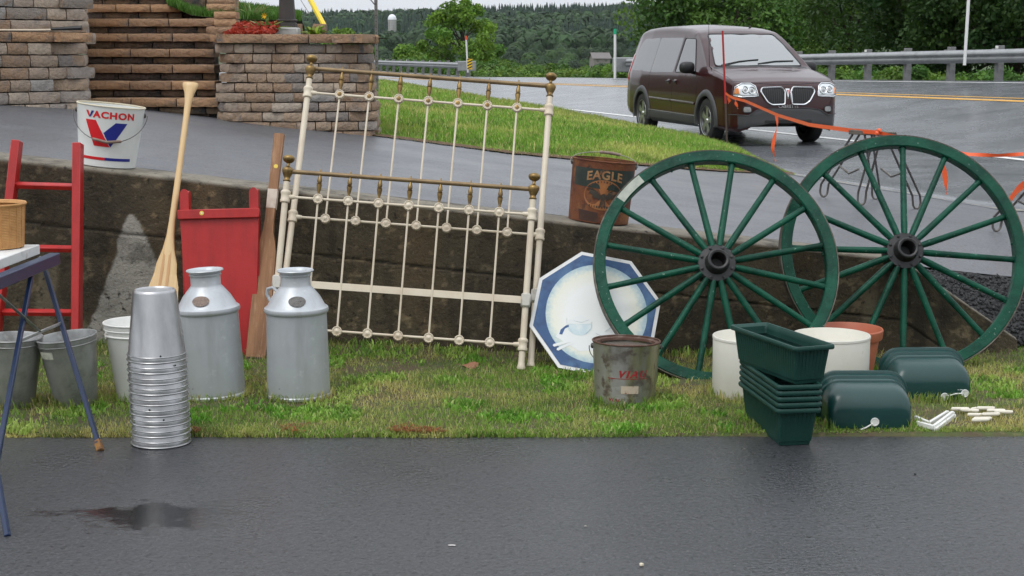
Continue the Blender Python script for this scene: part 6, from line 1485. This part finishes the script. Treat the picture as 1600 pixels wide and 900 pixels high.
def tree(name, label, base, height, width, nclump, nleaf, size, col, seed, trunk_r=.12, low=.25, shape=1.0, group=None, depth=None, limbs=9, squash=.85, rad=(.10, .2)):
    rg = np.random.default_rng(seed); t = thing(name, label, 'tree', T(base), group); depth = depth or width
    u = rg.uniform(0, 1, nclump); zc = low * height + (1 - low) * height * (u ** .8); th = rg.uniform(0, 2 * np.pi, nclump)
    prof = np.sin(np.pi * np.clip((zc / height - low) / (1 - low) * .82 + .14, 0, 1)) ** .7 * shape
    rr = prof * np.sqrt(rg.uniform(.15, 1, nclump))
    C = np.stack([np.cos(th) * rr * width / 2, np.sin(th) * rr * depth / 2, zc * .95], 1); Rd = rg.uniform(rad[0], rad[1], nclump) * width
    V, F, cl = leaf_cloud(rg, C, Rd, nleaf, size, col, squash=squash)
    link('crown', npmesh('crown', V, F, MT['leaf'], {'col': (cl, 'COLOR')}), None, t, 0)
    b = MB(); tops = C[np.argsort(-C[:, 2])]; b.tube([(0, 0, -.6), (rg.normal(0, .03) * width, 0, height * .3), (rg.normal(0, .05) * width, rg.normal(0, .05) * width, height * .62), tuple(tops[0] * .9)], [trunk_r, trunk_r * .8, trunk_r * .5, trunk_r * .12], 8)
    for c in C[rg.permutation(nclump)[:limbs]]:
        z0 = max(.12 * height, c[2] - rg.uniform(.15, .4) * height); m_ = Vector((c[0] * .45, c[1] * .45, z0 + (c[2] - z0) * .55)); b.tube([(0, 0, z0), m_, tuple(c)], [trunk_r * .5, trunk_r * .32, trunk_r * .1], 6)
    b.build('trunk', MT['bark'], t); return t
def tpos(px_, Y, z=None): p = at(px_, 100, Y); return Vector((p.x, Y, float(z_land(p.x, Y)) if z is None else z))
GREEN = (.12, .23, .032); DARK = (.034, .08, .016); MID = (.075, .155, .025); LIGHT = (.11, .20, .03)
tree('leafy_tree', 'round bright green tree standing alone left of the orange-tipped post', tpos(722, 105, -.4), 5.7, 5.6, 64, 8600, .12, (.14, .26, .035), 3, .12, .12, 1.0, limbs=22, rad=(.055, .125))
tree('leafy_tree', 'small bright green tree right beside the lone round tree', tpos(772, 112, -1.2), 3.2, 3.0, 18, 2600, .13, GREEN, 4, .07, .1)
for k, (px_, Y, hgt, wd_, n, c, lab) in enumerate((
    (1130, 84, 7.4, 9.5, 13000, MID, 'broad leafy tree rising behind the van roof'),
    (1235, 92, 6.9, 6.0, 8000, MID, 'leafy tree behind the van, right of its roof'),
    (1325, 62, 7.6, 5.0, 11000, MID, 'tall yellowish-green tree just right of the van, behind the guardrail'),
    (1420, 56, 8.6, 6.0, 14000, DARK, 'dark tree behind the guardrail left of the tall post'),
    (1500, 52, 8.8, 5.6, 14000, DARK, 'dark tree directly behind the tall orange-tipped post'),
    (1585, 50, 9.0, 5.8, 14000, DARK, 'dark tree at the right frame edge behind the guardrail'),
    (1660, 47, 9.0, 5.6, 9000, DARK, 'dark tree at the far right, mostly outside the frame'))):
    p = at(px_, 100, Y); tree('leafy_tree', lab, Vector((p.x, Y, -.3 if k > 1 else -.9)), hgt, wd_, 80, int(n * 1.9), .13 if k < 2 else .085, c, 20 + k, .17, .10 if k > 1 else .28, 1.0, 'trees behind the guardrail', limbs=16)
for k, (px_, Y, hgt, wd_, lab) in enumerate(((640, 118, 2.6, 4.0, 'green tree behind the far guardrail nearest the sign post'), (668, 128, 2.6, 4.5, 'low green tree behind the far guardrail below the silo'), (545, 120, 4.0, 4.6, 'leafy tree seen above the right end of the bowed wall'))):
    p = at(px_, 100, Y); tree('leafy_tree', lab, Vector((p.x, Y, -.8)), hgt, wd_, 26, 5200, .15, GREEN if k != 1 else MID, 50 + k, .1, .1, group='trees behind the far guardrail')
# two bare trunks at the top of the upper lawn
for x, lab in ((325, 'thick tree trunk at the top edge, left of two above the lawn'), (361, 'slimmer tree trunk at the top edge above the lawn')):
    b = at(x, 4 if x < 340 else 9, 19.2); t = thing('tree_trunk', lab, 'tree', T(b)); MB().tube([(0, 0, -.3), (0, 0, .1), (.02, 0, 1.5), (.0, 0, 4.5)], [.12 if x < 340 else .06, .085 if x < 340 else .05, .075 if x < 340 else .045, .06], 10).build('trunk', mat('reddish_bark', (.16, .10, .075), .9, var=[((.09, .06, .05), 9, .4, .6)], bump=(.6, 20)), t)
    rg = np.random.default_rng(x); V, F, cl = leaf_cloud(rg, np.array([[0, 0, 4.8], [.5, .2, 4.4], [-.6, 0, 4.5]]), np.array([.8, .6, .6]), 1500, .08, MID)
    link('crown', npmesh('crown', V, F, MT['leaf'], {'col': (cl, 'COLOR')}), None, t, 0)
# ---- undergrowth along the far verge (one leafy mass)
def bushes(name, label, seed, spots, size, nleaf, col):
    rg = np.random.default_rng(seed); C = np.array([s_[:3] for s_ in spots]); Rd = np.array([s_[3] for s_ in spots])
    V, F, cl = leaf_cloud(rg, C, Rd, int(nleaf * 1.3), size * .85, col, squash=.8, up_bias=.5)
    tag(link(name, npmesh(name, V, F, MT['leaf'], {'col': (cl, 'COLOR')}), None, None, 0), label, 'undergrowth', kind='stuff')
rg = np.random.default_rng(40); sp = []
for k in range(330):
    t = rg.uniform(-8, 44); s_ = rg.uniform(9.7, 13.5); p = road_pt(9.0, t) + RN * (s_ - 9.0); sp.append((p.x, p.y, p.z - .08 * (s_ - 9.5) + rg.uniform(-.1, .25), rg.uniform(.22, .45)))
bushes('undergrowth', 'light green leafy undergrowth below and behind the right guardrail', 41, sp, .075, 52000, (.10, .20, .03))
sp = []
for k in range(200):
    t = rg.uniform(40, 64); s_ = rg.uniform(9.6, 17); p = road_pt(9.0, t) + RN * (s_ - 9.0); hh_ = np.interp(s_, [9.6, 12, 17], [.0, .35, -.6]) * np.interp(t, [40, 46, 50, 56, 60, 64], [1.8, 1.2, .2, .1, .8, 1.0]); sp.append((p.x, p.y, p.z - .15 + hh_ + rg.uniform(-.1, .2), rg.uniform(.3, .55)))
bushes('verge_bushes', 'yellow-green bushes in the gap between the two guardrails', 43, sp, .10, 26000, (.12, .21, .035))
sp = []
for k in range(160):
    t = rg.uniform(62, 116); s_ = rg.uniform(9.8, 15); p = road_pt(9.0, t) + RN * (s_ - 9.0); sp.append((p.x, p.y, p.z - .15 + rg.uniform(-.1, .55), rg.uniform(.35, .7)))
bushes('far_bushes', 'green bushes behind the far guardrail', 44, sp, .13, 18000, (.085, .17, .03))

# ---- wooded valley and hill (one far-off mass), silo, barn roof, house
def conifer(rg, n=5, tiers=4):
    vs = []; fs = []; z = .12
    for k in range(tiers):
        r = .17 * (1 - k / tiers) ** .85 + .02; z0 = .08 + .8 * k / tiers; z1 = z0 + .40 * (1 - .3 * k / tiers); o = len(vs); m = n + 2
        for i in range(m):
            a = 2 * math.pi * i / m + k; q = r * rg.uniform(.65, 1.2); vs.append((q * math.cos(a), q * math.sin(a), z0 - rg.uniform(0, .05)))
        vs.append((0, 0, min(1, z1))); fs += [(o + i, o + (i + 1) % m, o + m) for i in range(m)]
    return np.array(vs), np.array(fs)
def blob(rg, n=46):
    """deciduous crown of scattered leaf-spray triangles"""
    d = rg.normal(0, 1, (n, 3)); d /= np.linalg.norm(d, axis=1)[:, None]; P = d * np.array([.42, .42, .42]) * rg.uniform(.75, 1.05, n)[:, None] + np.array([0, 0, .55])
    a = np.cross(d, rg.normal(0, 1, (n, 3))); a /= np.linalg.norm(a, axis=1)[:, None]; b = np.cross(d, a); s = rg.uniform(.14, .26, n)[:, None]
    V = np.stack([P + a * s, P - a * s * .5 + b * s * .87, P - a * s * .5 - b * s * .87], 1).reshape(-1, 3); return V, np.arange(3 * n).reshape(-1, 3)
def forest(name, label, kinds, pos, hts, cols, seed):
    rg = np.random.default_rng(seed); Vs = []; Fs = []; Cs = []; o = 0
    for k in range(len(pos)):
        v, f = kinds[rg.integers(0, len(kinds))]; h_ = hts[k]; a = rg.uniform(0, 6.28); c, s_ = math.cos(a), math.sin(a)
        w = v * np.array([h_, h_, h_]) if True else v; w = np.stack([w[:, 0] * c - w[:, 1] * s_, w[:, 0] * s_ + w[:, 1] * c, w[:, 2]], 1) + pos[k]
        Vs.append(w); Fs.append(f + o); o += len(v); Cs.append(np.repeat(cols[k][None] * rg.uniform(.8, 1.2), len(v), 0) * rg.uniform(.8, 1.2, (len(v), 1)))
    me = npmesh(name, np.concatenate(Vs), np.concatenate(Fs), MT['leaf'], {'col': (np.concatenate(Cs), 'COLOR')})
    tag(link(name, me, None, None, 0), label, 'forest', kind='stuff')
rg = np.random.default_rng(60); prg = random.Random(6)
con = [conifer(prg) for _ in range(8)]; blb = [blob(rg) for _ in range(6)]; blb2 = [blob(rg, 850) for _ in range(5)]
for _i in range(len(blb2)):
    v_, f_ = blb2[_i]; cen_ = v_.reshape(-1, 3, 3).mean(1, keepdims=True); blb2[_i] = ((cen_ + (v_.reshape(-1, 3, 3) - cen_) * .30).reshape(-1, 3), f_)
n = 5200; Yf = np.sqrt(rg.uniform(760 ** 2, 1420 ** 2, n)); pxf = rg.uniform(440, 1640, n); Xf = (pxf - 800) / FPX * Yf * .99
Zf = z_land(Xf, Yf) - 1.0; isc = fbm(Xf / 90, Yf / 90, 5) > np.interp(Yf, [760, 900, 1000, 1420], [.62, .5, .38, .33])
hts = np.where(isc, rg.uniform(8, 13, n), rg.uniform(7, 10, n))
isc = isc & ~((np.abs(pxf - 613) < 13) & (Yf < 985) & (Yf > 840)); hts = np.where((np.abs(pxf - 613) < 15) & (Yf < 985) & (Yf > 800), 3.5, hts)
P = np.stack([Xf, Yf, Zf], 1); cc = np.where(isc[:, None], np.array([.020, .050, .028]), np.array([.042, .088, .030])) * rg.uniform(.75, 1.25, n)[:, None]
forest('conifer_forest', 'dark conifer forest covering the distant hill', con, P[isc], hts[isc], cc[isc], 61)
forest('hill_broadleaf', 'lighter broadleaf trees mixed into the distant hill forest', blb, P[~isc], hts[~isc] * 1.1, cc[~isc], 62)
n = 420; Yv = np.sqrt(rg.uniform(230 ** 2, 700 ** 2, n)); Xv = (rg.uniform(470, 1300, n) - 800) / FPX * Yv; Pv = np.stack([Xv, Yv, z_land(Xv, Yv) - .6], 1)
hv = rg.uniform(4.5, 8.5, n) * np.interp(Yv, [230, 400, 700], [.5, .62, .9]); cv = np.where((rg.uniform(0, 1, n) < .35)[:, None], np.array([.055, .11, .03]), np.array([.034, .072, .026])) * rg.uniform(.75, 1.3, n)[:, None]
forest('valley_trees', 'mixed broadleaf trees filling the valley below the hill', blb2, Pv, hv * 1.25, cv, 63)
# silo
b = at(613, 55, 980); si = thing('farm_silo', 'pale concrete farm silo with a white dome on the wooded hill', 'silo', T(b)); rs = 2.65
MB().lathe([(rs, -6), (rs, 9.6)], 32).build('shaft', mat('silo_concrete', (.40, .40, .38), .9, var=[((.28, .28, .27), .8, .45, .7, (1, 1, .2))]), si)
MB().lathe([(rs * 1.03, 9.6), (rs * 1.0, 10.5), (rs * .88, 11.6), (rs * .6, 12.5), (rs * .25, 12.95), (0, 13.05)], 32).build('dome', mat('silo_dome', (.75, .77, .8), .4), si, 60)
for z in range(0, 10): MB().lathe([(rs + .04, z), (rs + .06, z + .06), (rs + .04, z + .12)], 32).build('hoop', MT['railpost'], si)
def gable(name, label, c, W_, D_, hw, hr, mw, mr, yaw):
    t = thing(name, label, 'building', T(c) @ RZ(yaw)); MB().box((0, 0, hw / 2 - 2), (W_, D_, hw + 4)).build('wall', mw, t, 0)
    o = .4; r = MB(); r.add([(-W_ / 2 - o, -D_ / 2 - o, hw - .1), (W_ / 2 + o, -D_ / 2 - o, hw - .1), (W_ / 2 + o, 0, hw + hr), (-W_ / 2 - o, 0, hw + hr), (-W_ / 2 - o, D_ / 2 + o, hw - .1), (W_ / 2 + o, D_ / 2 + o, hw - .1)], [(0, 1, 2, 3), (3, 2, 5, 4)]); r.build('roof', mr, t, 0)
    g = MB(); g.add([(-W_ / 2, -D_ / 2, hw), (-W_ / 2, D_ / 2, hw), (-W_ / 2, 0, hw + hr - .1), (W_ / 2, -D_ / 2, hw), (W_ / 2, D_ / 2, hw), (W_ / 2, 0, hw + hr - .1)], [(0, 2, 1), (3, 4, 5)]); g.build('gable', mw, t, 0)
    for x in (-W_ / 4, W_ / 4): MB().box((x, -D_ / 2 - .02, hw * .55), (W_ * .12, .06, hw * .35)).build('window', MT['glassdark'], t, 0)
    return t
gable('barn', 'pale-roofed barn half hidden by trees below the silo', at(636, 69, 900), 9, 7, 2.2, 2.4, mat('barn_wall', (.35, .34, .32), .9), mat('barn_roof', (.5, .51, .52), .6), 25)
gable('house', 'grey-roofed house half hidden by trees left of the van', at(937, 99, 420), 4.6, 4.4, 1.4, 1.5, mat('house_wall', (.22, .2, .18), .9), mat('house_roof', (.17, .155, .15), .8), 12)

# ---- wooded hillside to the left of the garden walls (outside the frame; it stands in the van's and the puddle's reflections)
rg = np.random.default_rng(70); n = 110; Yl = rg.uniform(34, 140, n); Xl = -rg.uniform(.40, .95, n) * Yl - 3; Pl = np.stack([Xl, Yl, np.full(n, .5)], 1)
forest('hillside_woods', 'leafy woods on the hillside left of the garden stairs', blb2, Pl, rg.uniform(8, 14, n), np.array([[.05, .10, .022]]) * rg.uniform(.7, 1.3, n)[:, None], 71)

# ---- damp air
hz_ = MB().box((0, 1600, 30), (5600, 4300, 130)); hz_o = hz_.build('haze', None, None, 0); hz_o['kind'] = 'stuff'
mh = bpy.data.materials.new('haze'); mh.use_nodes = True; t_ = mh.node_tree
for n_ in list(t_.nodes):
    if n_.type == 'BSDF_PRINCIPLED': t_.nodes.remove(n_)
pv = t_.nodes.new('ShaderNodeVolumePrincipled'); pv.inputs['Color'].default_value = (.86, .92, 1, 1); pv.inputs['Density'].default_value = .00004
t_.links.new(pv.outputs[0], t_.nodes['Material Output'].inputs['Volume']); hz_o.data.materials.append(mh)

rg = np.random.default_rng(80); n = 90; Xb = rg.uniform(-60, 60, n); Yb = -rg.uniform(24, 44, n); Pb = np.stack([Xb, Yb, np.full(n, -.8)], 1)  # tree mass added behind the camera, a dark band for metal to reflect
forest('reflection_woods', 'unseen row of leafy trees added behind the camera to darken reflections', blb2, Pb, rg.uniform(6.5, 10, n), np.array([[.05, .10, .022]]) * rg.uniform(.7, 1.3, n)[:, None], 81)

# ---- longer blades around the feet of the things standing on the lawn
rg = np.random.default_rng(90); Ps = []
for (x, y, r, n) in ((335, 621, .157, 260), (467, 622, .157, 260), (22, 636, .1, 160), (120, 634, .1, 180), (216, 626, .1, 150), (976, 629, .148, 260), (1172, 619, .19, 260), (1296, 617, .19, 160)):
    c = gz(x, y); a = rg.uniform(0, 2 * np.pi, n); q = r + .004 + np.abs(rg.normal(0, .016, n)); Ps.append(np.stack([c.x + np.sin(a) * q, c.y - np.cos(a) * q], 1))
for (x0, y0, x1, y1, n) in ((1392, 632, 1526, 633, 240), (814, 578, 832, 576, 60), (1080, 592, 1160, 592, 200), (1360, 580, 1440, 580, 120), (388, 573, 408, 573, 70), (835, 592, 960, 594, 220), (1290, 668, 1300, 676, 40), (1424, 676, 1436, 668, 40)):
    u = rg.uniform(0, 1, n); Ps.append(np.array([list(gz(x0 + (x1 - x0) * k, y0 + (y1 - y0) * k))[:2] for k in u]) + rg.normal(0, .012, (n, 2)))
Q = np.concatenate(Ps); n = len(Q); cols = grass_cols(Q[:, 0], Q[:, 1], n, rg, .25)
blades('base_grass', np.stack([Q[:, 0], Q[:, 1], zg(Q[:, 0], Q[:, 1])], 1), rg.uniform(.025, .065, n), rg.uniform(.003, .007, n), cols, 'longer grass blades around the feet of the things on the lawn', 91, .6)
